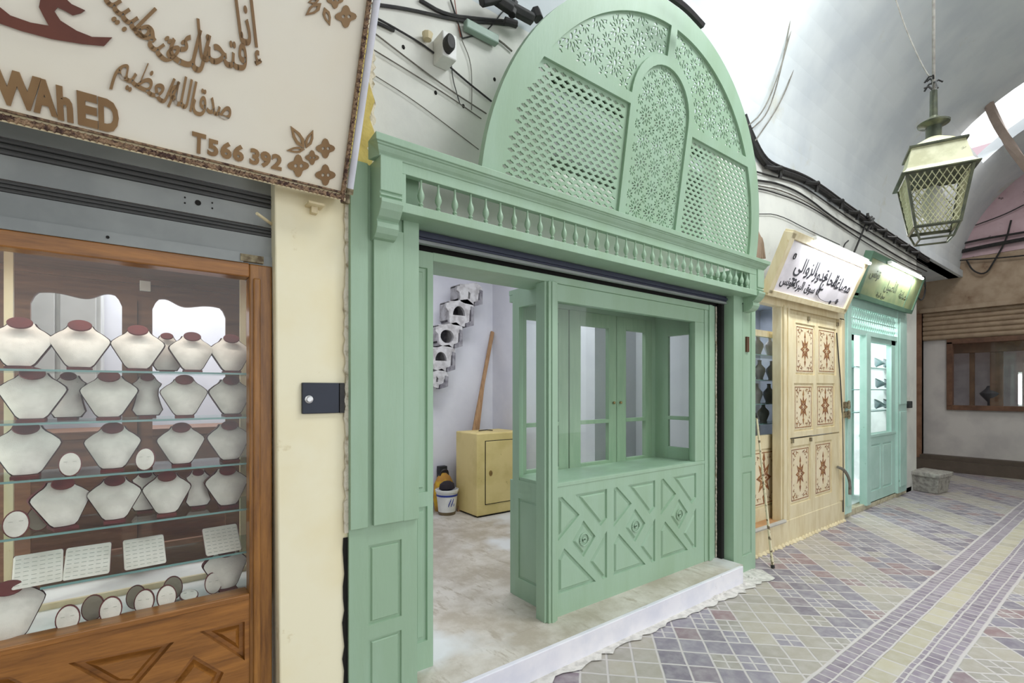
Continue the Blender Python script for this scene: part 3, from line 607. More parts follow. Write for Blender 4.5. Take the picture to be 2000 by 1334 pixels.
# stepped plaster niches (underside of a stair) in the corner of the shop
t = thing('stepped_alcoves', (2.6, 4.9, 1.9), 'broken stepped row of grey plaster alcoves climbing the white wall', 'alcoves')
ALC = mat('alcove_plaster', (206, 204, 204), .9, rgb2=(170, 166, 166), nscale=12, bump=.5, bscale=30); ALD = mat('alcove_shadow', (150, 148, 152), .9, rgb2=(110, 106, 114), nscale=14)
for (px, py, w_, h_, kind) in ((912, 575, .25, .22, 0), (893, 612, .27, .27, 1), (872, 655, .25, .24, 2), (858, 700, .24, .25, 1), (850, 740, .16, .17, 0)):
    c = at(px, py, 4.88); x0, x1, z0, z1 = c.x - w_ / 2, c.x + w_ / 2, c.z - h_ / 2, c.z + h_ / 2
    rr = random.Random(px); J = lambda k=.02: rr.uniform(-k, k)
    if kind == 1: hole = [(c.x - .01 + w_ * .30 * math.cos(a_), c.z - h_ * .12 + h_ * .40 * math.sin(a_)) for a_ in [math.pi * k / 9 for k in range(10)]]
    elif kind == 2: hole = [(c.x - w_ * .1 + w_ * .34 * math.cos(a_), c.z - h_ * .08 + h_ * .32 * math.sin(a_)) for a_ in [math.pi * k / 8 + .2 for k in range(16)]]
    else: hole = [(c.x - .02, z0 + .05), (c.x + .005, z0 + .05), (c.x + .01, c.z), (c.x - .015, c.z + .03)]
    out = [(x0, z0 + .01), (x0 + .05, z0 - .01), (x1 - .07, z0 - .02), (x1 - .065, z0 + .02), (x1 - .01, z0 + .03), (x1 + .0, z1 - .09), (x1 + .05, z1 - .07), (x1 + .05, z1 - .02), (x1 - .03, z1 + .03), (c.x, z1 + .01), (x0 - .04, z1 - .04), (x0 - .045, z1 - .09), (x0 - .01, c.z)]
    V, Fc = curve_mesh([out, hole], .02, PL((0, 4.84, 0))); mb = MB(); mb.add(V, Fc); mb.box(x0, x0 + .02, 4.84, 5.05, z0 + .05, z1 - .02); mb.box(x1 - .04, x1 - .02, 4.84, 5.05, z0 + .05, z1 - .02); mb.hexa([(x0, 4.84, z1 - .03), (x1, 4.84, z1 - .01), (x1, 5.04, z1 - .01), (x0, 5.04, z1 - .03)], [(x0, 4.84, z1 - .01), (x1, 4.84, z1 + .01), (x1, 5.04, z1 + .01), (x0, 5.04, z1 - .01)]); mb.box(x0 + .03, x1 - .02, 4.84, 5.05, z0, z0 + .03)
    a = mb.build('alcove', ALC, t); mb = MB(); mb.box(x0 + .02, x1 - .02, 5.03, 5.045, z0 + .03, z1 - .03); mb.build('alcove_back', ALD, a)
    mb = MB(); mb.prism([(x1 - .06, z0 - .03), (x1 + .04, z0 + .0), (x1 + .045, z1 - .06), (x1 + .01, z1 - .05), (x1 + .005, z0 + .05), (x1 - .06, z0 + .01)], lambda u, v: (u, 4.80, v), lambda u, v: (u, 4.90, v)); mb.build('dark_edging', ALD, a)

# ============================================================ JEWELLERY WINDOW (LEFT)
XJ0 = -1.0
t = thing('window_surround', (-.2, 2.13, 0), 'varnished orange-brown wooden frame and carved base of the jewellery window', 'window frame')
mb = MB(); mb.box(.322, .402, 2.115, 2.19, 0, 1.99); mb.box(.335, .36, 2.105, 2.116, .0, 1.935); mb.build('right_stile', OAK, t, bevel=.005)
mb = MB(); mb.box(XJ0, .322, 2.115, 2.19, 1.937, 1.992); mb.build('top_rail', OAKH, t, bevel=.005)
def pxw(*P): return [(at(x, y, 2.12).x, at(x, y, 2.12).z) for x, y in P]
pk = [pxw((133, 1296), (340, 1254), (262, 1345), (222, 1345)), pxw((390, 1234), (478, 1214), (478, 1290)), pxw((378, 1280), (437, 1314), (420, 1352), (322, 1352)), pxw((-60, 1330), (20, 1322), (70, 1345), (40, 1400), (-60, 1400))]
pk = [p[::-1] for p in pk]
mb = MB(); board(mb, PL((0, 2.12, 0)), rect(XJ0, .322, .1, .712), pk, .05, .022, .016, .014, -.002); mb.build('carved_base', OAKH, t)
mb = MB(); mb.box(XJ0, .322, 2.112, 2.2, .69, .713); mb.build('sill', OAKH, t, bevel=.004)
mb = MB(); mb.box(XJ0, .325, 2.150, 2.154, .71, 1.94); tag(mb.build('pane', GLASS, t), 'large shop window pane')
# display interior
t = thing('window_case', (-.2, 2.5, .6), 'glass shelved case behind the jewellery window pane with metal shelf rails', 'display case')
mb = MB(); mb.box(XJ0, .402, 2.19, 2.78, .65, .69); mb.build('base_board', WHITEP, t)
mb = MB(); mb.box(.385, .40, 2.19, 2.8, .7, 2.0); mb.box(XJ0, .402, 2.19, 2.8, 2.0, 2.02); mb.build('end_panel', BROWNW, t)
SHY0, SHY1 = 2.2, 2.46
for z in (1.565, 1.39, 1.205, 1.022, .85):
    x_ = -.275 if z < .9 else XJ0; mb = MB(); mb.box(x_, .383, SHY0 + .004, SHY1, z - .003, z + .003); s_ = mb.build('glass_shelf', SHELFG, t)
    mb = MB(); mb.box(x_, .383, SHY0, SHY0 + .004, z - .0035, z + .0035); mb.build('shelf_edge', EDGEG, s_)
for x in (-.395, .355):
    mb = MB(); mb.box(x - .012, x + .012, 2.50, 2.52, .7, 2.0); mb.build('shelf_rail', CREAMP, t)
mb = MB(); mb.box(XJ0, .38, 2.46, 2.475, .69, .712); mb.build('brass_lip', CREAMP, t)
# back partition with scalloped openings
def scallop(x0, x1, flip):
    n = 24; top = []
    for i in range(n + 1):
        f = i / n; g = 1 - f if flip else f
        zt = 1.895 + .010 * math.sin(g * math.pi * 2.2) + (.03 * math.exp(-((g - .82) / .16) ** 2)) - .04 * max(0, (abs(f - .5) - .44) / .06)
        top.append((x0 + (x1 - x0) * f, zt))
    return [(x0, .80), (x1, .80)] + top[::-1]
mb = MB(); V, Fc = curve_mesh([rect(XJ0, .50, .5, 2.15), scallop(-.372, -.082, False), scallop(.026, .315, True), scallop(-.9, -.48, True)], .012, PL((0, 2.76, 0))); mb.add(V, Fc)
mb.box(XJ0, .5, 2.735, 2.75, 1.975, 2.0); mb.box(XJ0, .5, 2.74, 2.75, 2.04, 2.06)
t = thing('wooden_partition', (-.2, 2.76, .5), 'brown wooden partition with scalloped windows behind the necklace busts', 'partition'); mb.build('boards', BROWNW, t)
mb = MB(); mb.box(-.028, -.026 + .0, 2.742, 2.748, .55, 1.9); mb.build('door_joint', DARK, t)
mb = MB(); mb.box(-.02, .02, 2.73, 2.745, 1.945, 1.99); mb.build('switch', WHITEP, t, bevel=.002)
mb = MB(); mb.box(-2, .75, 3.9, 4.0, 0, 3.2); mb.box(-2, .75, 2.34, 4.0, 3.1, 3.2); mb.box(-2, -1.9, 2.34, 4, 0, 3.2); mb.box(.7, .75, 2.34, 4, 0, 3.2); mb.box(-2, .75, 2.2, 4, .0, .05)
tag(mb.build('wall_jewellery', ROOMW), 'white room behind the jewellery window', 'wall', kind='structure')
mb = MB(); mb.box(-.55, .6, 3.3, 3.6, .05, 1.25); mb.box(-.6, .65, 3.28, 3.62, 1.25, 1.29); tag(mb.build('shop_counter', BROWNW, bevel=.004), 'brown wooden counter inside the jewellery shop', 'counter')
mb = MB(); mb.box(-.55, -.2, 3.6, 3.88, 1.5, 2.3); mb.box(-.53, -.39, 3.58, 3.6, 1.52, 2.28); mb.box(-.37, -.22, 3.58, 3.6, 1.52, 2.28); tag(mb.build('wall_cupboard', mat('grey_cupboard', (190, 190, 186), .6), bevel=.004), 'pale wall cupboard seen through the left scalloped window', 'cupboard')
# roller shutter over it
t = thing('roller_shutter', (-.2, 2.13, 2.0), 'half raised grey metal roller shutter above the jewellery window', 'shutter')
prof = []; z = 1.99
segs = [('bar', 1.99, 2.028), ('slat', 2.028, 2.108), ('ridge', 2.108, 2.146), ('slat', 2.146, 2.222), ('ridge', 2.222, 2.275), ('slat', 2.275, 2.36)]
for k, z0, z1 in segs:
    mb = MB()
    if k == 'slat': mb.box(XJ0, .404, 2.128, 2.14, z0 + .001, z1 - .001)
    elif k == 'bar': mb.box(XJ0, .30, 2.108, 2.14, z0, z1); mb.box(.30, .404, 2.12, 2.14, z0, z1)
    else:
        nr = 3
        for i in range(nr):
            zc = z0 + (z1 - z0) * (i + .5) / nr; mb.tube([(XJ0, 2.132, zc), (.404, 2.132, zc)], (z1 - z0) / nr * .5, 8)
    mb.build({'slat': 'slat', 'bar': 'bottom_bar', 'ridge': 'ridge'}[k], RIDGE if k == 'ridge' else STEEL, t)
mb = MB(); mb.box(.29, .37, 2.104, 2.122, 1.995, 2.022); mb.build('worn_bracket', RUST, t)
mb = MB()
for x, z, r in ((.155, 2.19, .010), (.115, 2.20, .003), (.115, 2.18, .003), (.20, 2.20, .003), (.20, 2.18, .003), (-.10, 2.01, .005)):
    mb.lathe([(r, 0), (r, .002)], (0, 0, 0), 10); mb.v[-20:] = [Vector((x + p.x, (2.127 if z > 2.1 else 2.107) - p.z, z + p.y)) for p in mb.v[-20:]]
mb.build('bolt_holes', DARK, t)
a = at(500, 420, 2.05); b = at(530, 435, 2.1); mb = MB(); mb.tube([(a.x, 2.03, a.z), (b.x + .01, 2.125, b.z)], .006, 8); tag(mb.build('wooden_peg', CREAMP), 'short cream peg poking out where the shutter meets the pier', 'peg')
# lock box on the pier
t = thing('switch_plate', (.58, 2.06, 1.43), 'black metal key switch plate fixed to the cream pier', 'switch plate')
mb = MB(); mb.box(.498, .645, 2.046, 2.062, 1.405, 1.53); mb.build('plate', mat('black_metal', (46, 50, 60), .35, .5), t, bevel=.003)
mb = MB(); mb.box(.645, .664, 2.042, 2.062, 1.405, 1.53); mb.build('side_flange', BLACK, t)
mb = MB(); mb.lathe([(.016, 0), (.016, .004), (.010, .006), (.009, .012)], (0, 0, 0), 16); mb.v = [Vector((.523 + p.x, 2.046 - p.z, 1.463 + p.y)) for p in mb.v]; mb.build('key_cylinder', mat('nickel', (200, 200, 200), .25, .9), t, smooth=True)
# ---- jewellery stands
def bust_proto(name, wd, hd, neck, tall):
    t = thing(name, (0, 0, 0), '', 'necklace stand')
    n = 14; rows = 16
    def half(f):   # f 0 bottom .. 1 top
        if tall: pts = [(0, .26), (.12, .36), (.3, .30), (.5, .25), (.68, .26), (.8, .36), (.9, .22), (1, .17)]
        else: pts = [(0, .17), (.04, .22), (.3, .35), (.55, .475), (.62, .50), (.68, .485), (.8, .37), (.9, .235), (1, .19)]
        for (a, x), (b, y) in zip(pts, pts[1:]):
            if f <= b: return (x + (y - x) * (f - a) / (b - a)) * wd
        return pts[-1][1] * wd
    def grid(off, grow):
        V = []
        for r in range(rows + 1):
            f = r / rows; h = half(f) + grow; z = .012 + hd * f - (grow if r == 0 else 0); lean = .05 * f + .02
            for k in range(n + 1):
                g = -1 + 2 * k / n; bul = .030 * (1 - g * g) * (1 - .3 * f) * math.sin(math.pi * min(1, f * .9 + .1))
                V.append((h * g, lean - bul + off, z))
        return V
    F_ = [(r * (n + 1) + k, r * (n + 1) + k + 1, (r + 1) * (n + 1) + k + 1, (r + 1) * (n + 1) + k) for r in range(rows) for k in range(n)]
    mb = MB(); mb.add(grid(0, 0), F_); mb.build('linen_front', LINEN, t, smooth=True)
    mb = MB(); A = grid(.004, .0035); m_ = len(A); B = [(x, .01 + .05 * (z / hd) + .032, z) for x, y, z in A]
    loop = [k for k in range(n + 1)] + [r * (n + 1) + n for r in range(1, rows + 1)] + [rows * (n + 1) + k for k in range(n - 1, -1, -1)] + [r * (n + 1) for r in range(rows - 1, 0, -1)]
    L = len(loop); mb.add([A[i] for i in loop] + [B[i] for i in loop], [(i, (i + 1) % L, (i + 1) % L + L, i + L) for i in range(L)])
    mb.add(B, F_); mb.build('backboard', MAROON, t, smooth=False)
    mb = MB(); hn = half(1.0); zt = .012 + hd
    mb.lathe([(hn * 1.04, -.004), (hn * 1.06, 0), (hn * .98, .003), (hn * .2, .0035)], (0, 0, 0), 20)
    mb.v = [Vector((p.x, .034 + p.y * .62 * .45 - p.z * .9, zt - .003 + p.y * .62 * 1.0 + p.z * .4)) for p in mb.v]
    mb.build('neck_cap', MAROON, t, smooth=True)
    mb = MB(); mb.box(-wd * .2, wd * .2, -.005, .075, 0, .010); mb.build('foot', MAROON, t)
    mb = MB()
    for sx in (-1, 1): mb.box(sx * wd * .11 - .010, sx * wd * .11 + .010, .045, .047, zt - .024, zt - .0225)
    for p in mb.v: p.y = .02 + .05 * ((p.z - .012) / hd) - .030 * .63 * math.sin(math.pi * min(1, (p.z / hd) * .9 + .1)) + (-.003 if p.y < .046 else 0)
    mb.build('chain_slot', SLOT, t); return t
def oval_proto():
    t = thing('earring_stand', (0, 0, 0), '', 'earring stand'); n = 24; a, b = .029, .040
    mb = MB(); mb.lathe([(1, 0), (1, .006), (.9, .007)], (0, 0, 0), n); mb.v = [Vector((p.x * (a + .003), -p.z, .043 + p.y * (b + .003))) for p in mb.v]; mb.build('rim', MAROON, t)
    mb = MB(); mb.lathe([(1, 0.006), (.97, .009), (.6, .0115), (.05, .0125)], (0, 0, 0), n); mb.v = [Vector((p.x * a, -p.z, .043 + p.y * b)) for p in mb.v]; mb.build('linen_face', LINEN, t, smooth=True)
    mb = MB(); mb.add([(-.012, .002, .05), (.012, .002, .05), (.016, .045, .001), (-.016, .045, .001)], [(0, 1, 2, 3)]); mb.add([(-.012, .005, .05), (.012, .005, .05), (.016, .048, .001), (-.016, .048, .001)], [(3, 2, 1, 0)]); mb.build('easel_strut', MAROON, t)
    mb = MB()
    for sx in (-1, 1):
        for zz in (.052,): mb.box(sx * .012 - .005, sx * .012 + .005, -.0135, -.0115, zz, zz + .001)
    mb.build('earring_slot', SLOT, t)
    for c in t.children:      # lean back
        for v in c.data.vertices: v.co.y += v.co.z * .22
    return t
def oval_back_proto():
    t = thing('earring_stand', (0, 0, 0), '', 'earring stand'); n = 24; a, b = .029, .040
    mb = MB(); mb.lathe([(1, 0), (1, .006), (.9, .007)], (0, 0, 0), n); mb.v = [Vector((p.x * (a + .003), p.z, .043 + p.y * (b + .003))) for p in mb.v]; mb.build('rim', MAROON, t)
    mb = MB(); mb.lathe([(1, 0), (.5, .002), (.05, .002)], (0, 0, 0), n); mb.v = [Vector((p.x * a, -p.z, .043 + p.y * b)) for p in mb.v]; mb.build('grey_back', GREYB, t)
    for c in t.children:
        for v in c.data.vertices: v.co.y += v.co.z * .22
    return t
wide = bust_proto('necklace_bust', .155, .142, .03, False); narrow = bust_proto('necklace_bust', .125, .145, .03, True)
oval = oval_proto(); ovalb = oval_back_proto()
used = set()
def place(proto, px, zb, Y, label, group, rz=0, sc=1, rx=0):
    x = at(px, 762, Y).x
    o = proto if id(proto) not in used else copy_tree(proto)
    used.add(id(proto)); o.location = (x, Y, zb); o.rotation_euler = (rx, 0, rz); o.scale = (sc, sc, sc); o['label'] = label; o['group'] = group
    return o
rows = [
 (1.568, 'top shelf', [(wide, 35, 2.235, 1.03, 'leftmost'), (wide, 155, 2.235, 1.05, 'second from the left'), (wide, 268, 2.235, 1.02, 'third from the left'), (narrow, 327, 2.33, .95, 'slim grey-shaded, at the back'), (wide, 378, 2.24, .94, 'right of the slim bust'), (wide, 455, 2.25, .95, 'rightmost, beside the frame')]),
 (1.393, 'second shelf', [(wide, 60, 2.235, 1.08, 'leftmost'), (narrow, 131, 2.31, 1.02, 'slim, second from the left'), (wide, 211, 2.235, 1.04, 'third from the left'), (narrow, 289, 2.31, 1.02, 'slim, fourth from the left'), (wide, 361, 2.235, .98, 'fifth from the left'), (wide, 455, 2.25, .98, 'rightmost, beside the frame')]),
 (1.208, 'third shelf', [(wide, 48, 2.235, 1.1, 'leftmost'), (wide, 219, 2.24, 1.03, 'between the two oval stands'), (wide, 355, 2.235, .98, 'third from the left'), (wide, 452, 2.25, .98, 'rightmost, beside the frame')]),
 (1.025, 'fourth shelf', [(wide, 130, 2.23, 1.02, 'leftmost, turned aside'), (wide, 224, 2.24, .98, 'second from the left'), (narrow, 283, 2.35, .95, 'half hidden at the back'), (wide, 326, 2.24, .97, 'in the middle'), (narrow, 388, 2.31, .92, 'slim with a narrow waist'), (wide, 448, 2.25, .98, 'rightmost, beside the frame')])]
for zb, sh, L in rows:
    for p, px, Y, sc, d in L:
        place(p, px, zb, Y, '%s necklace bust of white linen on the %s' % (d, sh), 'necklace busts on the ' + sh, rz=(.35 if 'aside' in d else random.uniform(-.06, .06)), sc=sc)
place(wide, 22, .692, 2.178, 'large white linen necklace bust at the bottom left corner of the window', 'stands on the window base', rz=.3, sc=1.15)
place(wide, 447, .692, 2.24, 'white linen necklace bust standing at the right end of the window base', 'stands on the window base', rz=.1, sc=1.0)
for px, zb, Y, sc, pr, lab in ((137, 1.208, 2.215, .95, oval, 'left oval white earring stand between busts on the third shelf'), (283, 1.208, 2.215, .95, oval, 'right oval white earring stand between busts on the third shelf'),
        (31, 1.025, 2.21, 1.0, oval, 'oval white earring stand at the left end of the fourth shelf'), (75, 1.025, 2.27, .95, ovalb, 'oval stand half hidden behind the turned bust on the fourth shelf'),
        (132, .692, 2.19, 1.0, oval, 'leftmost front oval stand on the window base'), (180, .692, 2.24, 1.0, ovalb, 'brown backed oval stand turned away behind the two left ovals'),
        (216, .692, 2.19, 1.0, oval, 'second front oval stand on the window base'), (264, .692, 2.27, .95, ovalb, 'dark backed oval stand behind the third front oval'),
        (281, .692, 2.205, .97, oval, 'third front oval stand on the window base'), (326, .692, 2.205, .97, oval, 'fourth front oval stand on the window base'),
        (338, .692, 2.28, 1.0, ovalb, 'grey backed oval stand behind the fourth front oval'), (417, .692, 2.255, .95, oval, 'oval stand tucked beside the right hand bust on the base')):
    place(pr, px, zb, Y, lab, 'oval earring stands', rz=random.uniform(-.25, .15), sc=sc)
o = copy_tree(oval); o.location = (at(371, 1175, 2.25).x, 2.20, .70); o.rotation_euler = (-1.15, 0, .1); o.scale = (.95,) * 3; o['label'] = 'oval earring stand fallen on its back on the window base'; o['group'] = 'oval earring stands'
# ring pads
def pad_proto():
    t = thing('ring_pad', (0, 0, 0), '', 'ring pad'); W_, H_ = .058, .105
    mb = MB(); mb.box(-W_, W_, -.006, .012, 0, H_); mb.build('padded_cover', PADM, t, bevel=.005)
    mb = MB(); mb.box(-W_ - .001, W_ + .001, .006, .016, -.002, H_ - .002); mb.build('tray', MAROON, t)
    mb = MB()
    for i in range(6):
        for j in range(7):
            x = -W_ + .012 + i * (2 * W_ - .024) / 5; z = .012 + j * (H_ - .024) / 6; mb.box(x - .006, x + .006, -.0068, -.0058, z, z + .0015)
    mb.build('ring_slots', SLOT, t)
    mb = MB(); mb.box(-.02, .02, .012, .05, 0, .004); mb.build('easel_foot', MAROON, t)
    for c in t.children:
        for v in c.data.vertices:
            z = v.co.z
            if c.name.startswith('easel'): continue
            v.co.y += z * .85; v.co.z = z * .75
    return t
pp = pad_proto(); pds = [(76, 'leftmost ring pad in the lower shelf, white and ribbed'), (170, 'second ring pad from the left on the lower shelf'), (285, 'third ring pad standing alone on the lower shelf'), (437, 'rightmost ring pad on the lower shelf near the frame')]
for i, (px, lab) in enumerate(pds):
    o = pp if i == 0 else copy_tree(pp); o.location = (at(px, 762, 2.24).x, 2.215, .858); o.rotation_euler = (0, 0, random.uniform(-.1, .1)); o.scale = (1.06,) * 3; o['label'] = lab; o['group'] = 'ring pads on the lower shelf'

# ============================================================ BIG SIGN (LEFT)
kS = .489; S0 = Vector((0, 1.97, 2.262)); ps = PL(S0, (1, 0, 0), (0, -kS, 1))
def onS(px, py):
    s, c = math.sin(TH), math.cos(TH); u = (px - 1000) / 950; v = (762 - py) / 950
    a, b = s + c * u, c - s * u; tt = (1.97 - kS * (1.5 - 2.262)) / (b + kS * v)
    P = Vector((a * tt, b * tt, 1.5 + v * tt)) - S0; return (P.dot(ps.U), P.dot(ps.W))
t = thing('shop_sign', (-.1, 1.97, 2.26), 'large cream shop sign with brown cut-out Arabic calligraphy, tilted outwards over the jewellery window', 'sign')
SX0, SX1, SH_ = -1.1, .64, .98
mb = MB(); mb.prism(rect(SX0, SX1 - .01, .02, SH_), lambda u, v: ps(u, v, -.008), lambda u, v: ps(u, v, -.05)); mb.build('board', BEIGE, t)
mb = MB(); mb.prism(rect(SX0, SX1, -.0, .012), lambda u, v: ps(u, v, .012), lambda u, v: ps(u, v, -.09)); mb.prism(rect(SX0, SX1, .012, .03), lambda u, v: ps(u, v, 0), lambda u, v: ps(u, v, -.02)); mb.build('lower_edge', CREAMP, t)
mb = MB(); mb.tube([ps(SX0, .012, .008), ps(SX1 - .01, .012, .008)], .0085, 8)
for i in range(110):
    u = SX0 + (SX1 - .01 - SX0) * i / 109; mb.tube([ps(u - .005, .004, .013), ps(u + .006, .021, .013)], .0045, 5)
mb.tube([ps(SX0, .030, .004), ps(SX1 - .02, .030, .004)], .004, 6); mb.build('carved_moulding', GILT, t, smooth=True)
mb = MB(); mb.tube([ps(SX1 - .012, 0, .006), ps(SX1 - .012, SH_, .006)], .0085, 8)
for i in range(64):
    w_ = SH_ * i / 63; mb.tube([ps(SX1 - .018, w_ - .005, .012), ps(SX1 - .005, w_ + .006, .012)], .0045, 5)
mb.build('carved_moulding', GILT, t, smooth=True)
mb = MB(); mb.tube([ps(SX1 + .012, .05, .012), ps(SX1 + .012, SH_, .012)], .013, 12); mb.build('white_tube', TUBEW, t, smooth=True)
mb = MB(); mb.tube([ps(SX1 + .012, .03, .012), ps(SX1 + .012, .052, .012)], .015, 10); mb.box(SX1 - .01, SX1 + .02, 1.965, 1.985, 2.255, 2.29); mb.build('tube_end', RUST, t)
mb = MB(); a = at(612, 398, 2.05); mb.box(a.x - .03, a.x + .03, 2.0, 2.06, 2.235, 2.243); mb.box(a.x - .012, a.x + .012, 2.03, 2.06, 2.21, 2.24); mb.build('bracket', CREAMP, t)
def letters(body, px, py, size, m, rot, arab=True, off=.0, sx=1, ext=.004, shear=0, name='lettering'):
    u, w_ = onS(px, py); V, Fc = text_mesh(shape_ar(body) if arab else body, size, ext, ps, off, rot, (u, w_), shear, sx)
    V = [v + ps.N * -.008 for v in V]; mb = MB(); mb.add(V, Fc); return mb.build(name, m, t)
letters('إنا', 486, 88, .17, BROWNL, .18, off=.002, sx=.46)
letters('فتحنا', 437, 128, .15, BROWNL, .10, off=.002, sx=.45)
letters('لك', 362, 128, .16, BROWNL, -.20, off=.002, sx=.52)
letters('فتحا', 292, 92, .13, BROWNL, -.62, off=.002, sx=.50)
letters('مبينا', 240, 38, .12, BROWNL, -.62, off=.002, sx=.55)
letters('صدق', 414, 222, .10, BROWNL, -.05, off=.002, sx=.5)
letters('الله', 352, 208, .125, BROWNL, -.16, off=.002, sx=.42)
letters('العظيم', 280, 178, .115, BROWNL, -.34, off=.002, sx=.48)
def latin(P, hgt, off, sx):
    for ch, px, py, w_ in P: letters(ch, px, py, hgt, BROWNL, 0, arab=False, off=off, name='letter', sx=w_ * sx)
latin([('W', 36, 206, 1.3), ('A', 89, 220, .95), ('h', 128, 233, 1.1), ('E', 170, 243, 1.4), ('D', 212, 254, 1.0)], .118, .006, .56)
latin([('T', 388, 298, 1.0)], .085, .003, .72)
latin([('5', 416, 303, 1), ('6', 441, 308, 1), ('6', 465, 313, 1), ('3', 497, 320, 1), ('9', 518, 325, 1), ('2', 540, 330, 1)], .068, .003, .98)
# big dark swoosh
SW = [(-90, 20), (0, 14), (20, 30), (60, 44), (95, 50), (84, 30), (76, 14), (80, -8), (110, -20), (125, -6), (140, 8), (166, 20), (158, 26), (142, 30), (128, 22), (112, 14), (106, 22), (118, 40), (150, 60), (180, 72), (219, 73), (203, 90), (160, 86), (100, 76), (40, 60), (0, 46), (-90, 30)]
V, Fc = curve_mesh([[onS(*p) for p in SW]], .004, PL(ps(0, 0, -.003), ps.U, ps.W)); mb = MB(); mb.add(V, Fc); mb.build('calligraphy_stroke', DBROWN, t)
def cutout(loops):
    V, Fc = curve_mesh([[onS(*p) for p in L] for L in loops], .003, PL(ps(0, 0, -.004), ps.U, ps.W)); mb = MB(); mb.add(V, Fc); return mb.build('flower_cutout', BROWNL, t)
def blob(cx, cy, r, lob=4, k=.25, n=28, ph=0): return [(cx + r * (1 + k * math.cos(lob * (2 * math.pi * i / n) + ph)) * math.cos(2 * math.pi * i / n), cy + r * 1.05 * (1 + k * math.cos(lob * (2 * math.pi * i / n) + ph)) * math.sin(2 * math.pi * i / n)) for i in range(n)]
def leafp(x0, y0, x1, y1, w_): 
    dx, dy = x1 - x0, y1 - y0; L = math.hypot(dx, dy); nx, ny = -dy / L * w_, dx / L * w_
    return [(x0, y0), (x0 + dx * .3 + nx, y0 + dy * .3 + ny), (x0 + dx * .6 + nx * .9, y0 + dy * .6 + ny * .9), (x1, y1), (x0 + dx * .6 - nx * .9, y0 + dy * .6 - ny * .9), (x0 + dx * .3 - nx, y0 + dy * .3 - ny)]
for L in ((595, 290, 568, 246, 9), (598, 290, 612, 254, 7), (596, 292, 560, 294, 6)):
    a, b, c, d, e = L; cutout([leafp(*L), leafp(a + (c - a) * .2, b + (d - b) * .2, a + (c - a) * .8, b + (d - b) * .8, e * .35)])
for cx, cy, r in ((636, 290, 15), (583, 324, 17), (636, 342, 16), (610, 308, 11)): cutout([blob(cx, cy, r), blob(cx - r * .3, cy, r * .2, 1, 0, 8), blob(cx + r * .35, cy, r * .2, 1, 0, 8)])
for L in ((628, 6, 597, 30, 9), (634, 14, 645, 50, 7), (624, 0, 602, 4, 6)):
    a, b, c, d, e = L; cutout([leafp(*L), leafp(a + (c - a) * .25, b + (d - b) * .25, a + (c - a) * .8, b + (d - b) * .8, e * .4)])
for cx, cy, r in ((676, 32, 17), (655, 0, 13)): cutout([blob(cx, cy, r), blob(cx - r * .3, cy, r * .2, 1, 0, 8), blob(cx + r * .35, cy, r * .2, 1, 0, 8)])

# ============================================================ CREAM SHOP
mb = MB(); mb.box(4.16, 6.42, 2.16, 2.62, 0, .235)
for i in range(30): mb.lathe([(.03 + .02 * random.random(), 0), (.02, .03)], (4.2 + .075 * i, 2.165, 0), 6)
tag(mb.build('trim_6', CREAMP, bevel=.008), 'worn cream painted plinth below the painted doors', 'plinth', kind='structure')
mb = MB(); mb.box(4.3, 5.25, 2.17, 2.30, .236, .24); tag(mb.build('floor.002', mat('terracotta', (196, 150, 104), .7)), 'terracotta floor of the cream shop entrance', 'floor', kind='structure')
t = thing('painted_shopfront', (5.3, 2.2, .235), 'cream painted wooden shopfront frame beside the green pilaster', 'shopfront')
mb = MB(); mb.box(4.12, 6.42, 2.165, 2.24, 2.30, 2.5); mb.build('head', CREAMP, t, bevel=.005)
mb = MB(); mb.box(6.28, 6.44, 2.165, 2.24, .15, 2.32); mb.box(6.30, 6.36, 2.15, 2.17, .25, 2.3); mb.build('jamb', CREAMP, t, bevel=.005)
mb = MB(); mb.box(4.88, 5.06, 2.175, 2.26, .235, 2.32); mb.box(4.90, 4.96, 2.155, 2.18, .235, 2.32); mb.box(5.0, 5.04, 2.16, 2.18, .235, 2.32); mb.build('centre_post', CREAMP, t, bevel=.005)
mb = MB(); mb.box(5.06, 6.28, 2.20, 2.24, 2.24, 2.32); mb.build('transom_panel', CREAMP, t)
mb = MB(); mb.tube([(4.3, 2.15, .25), (4.9, 2.15, .245)], .018, 6); mb.build('threshold', mat('grey_bar', (190, 186, 176), .5), t)
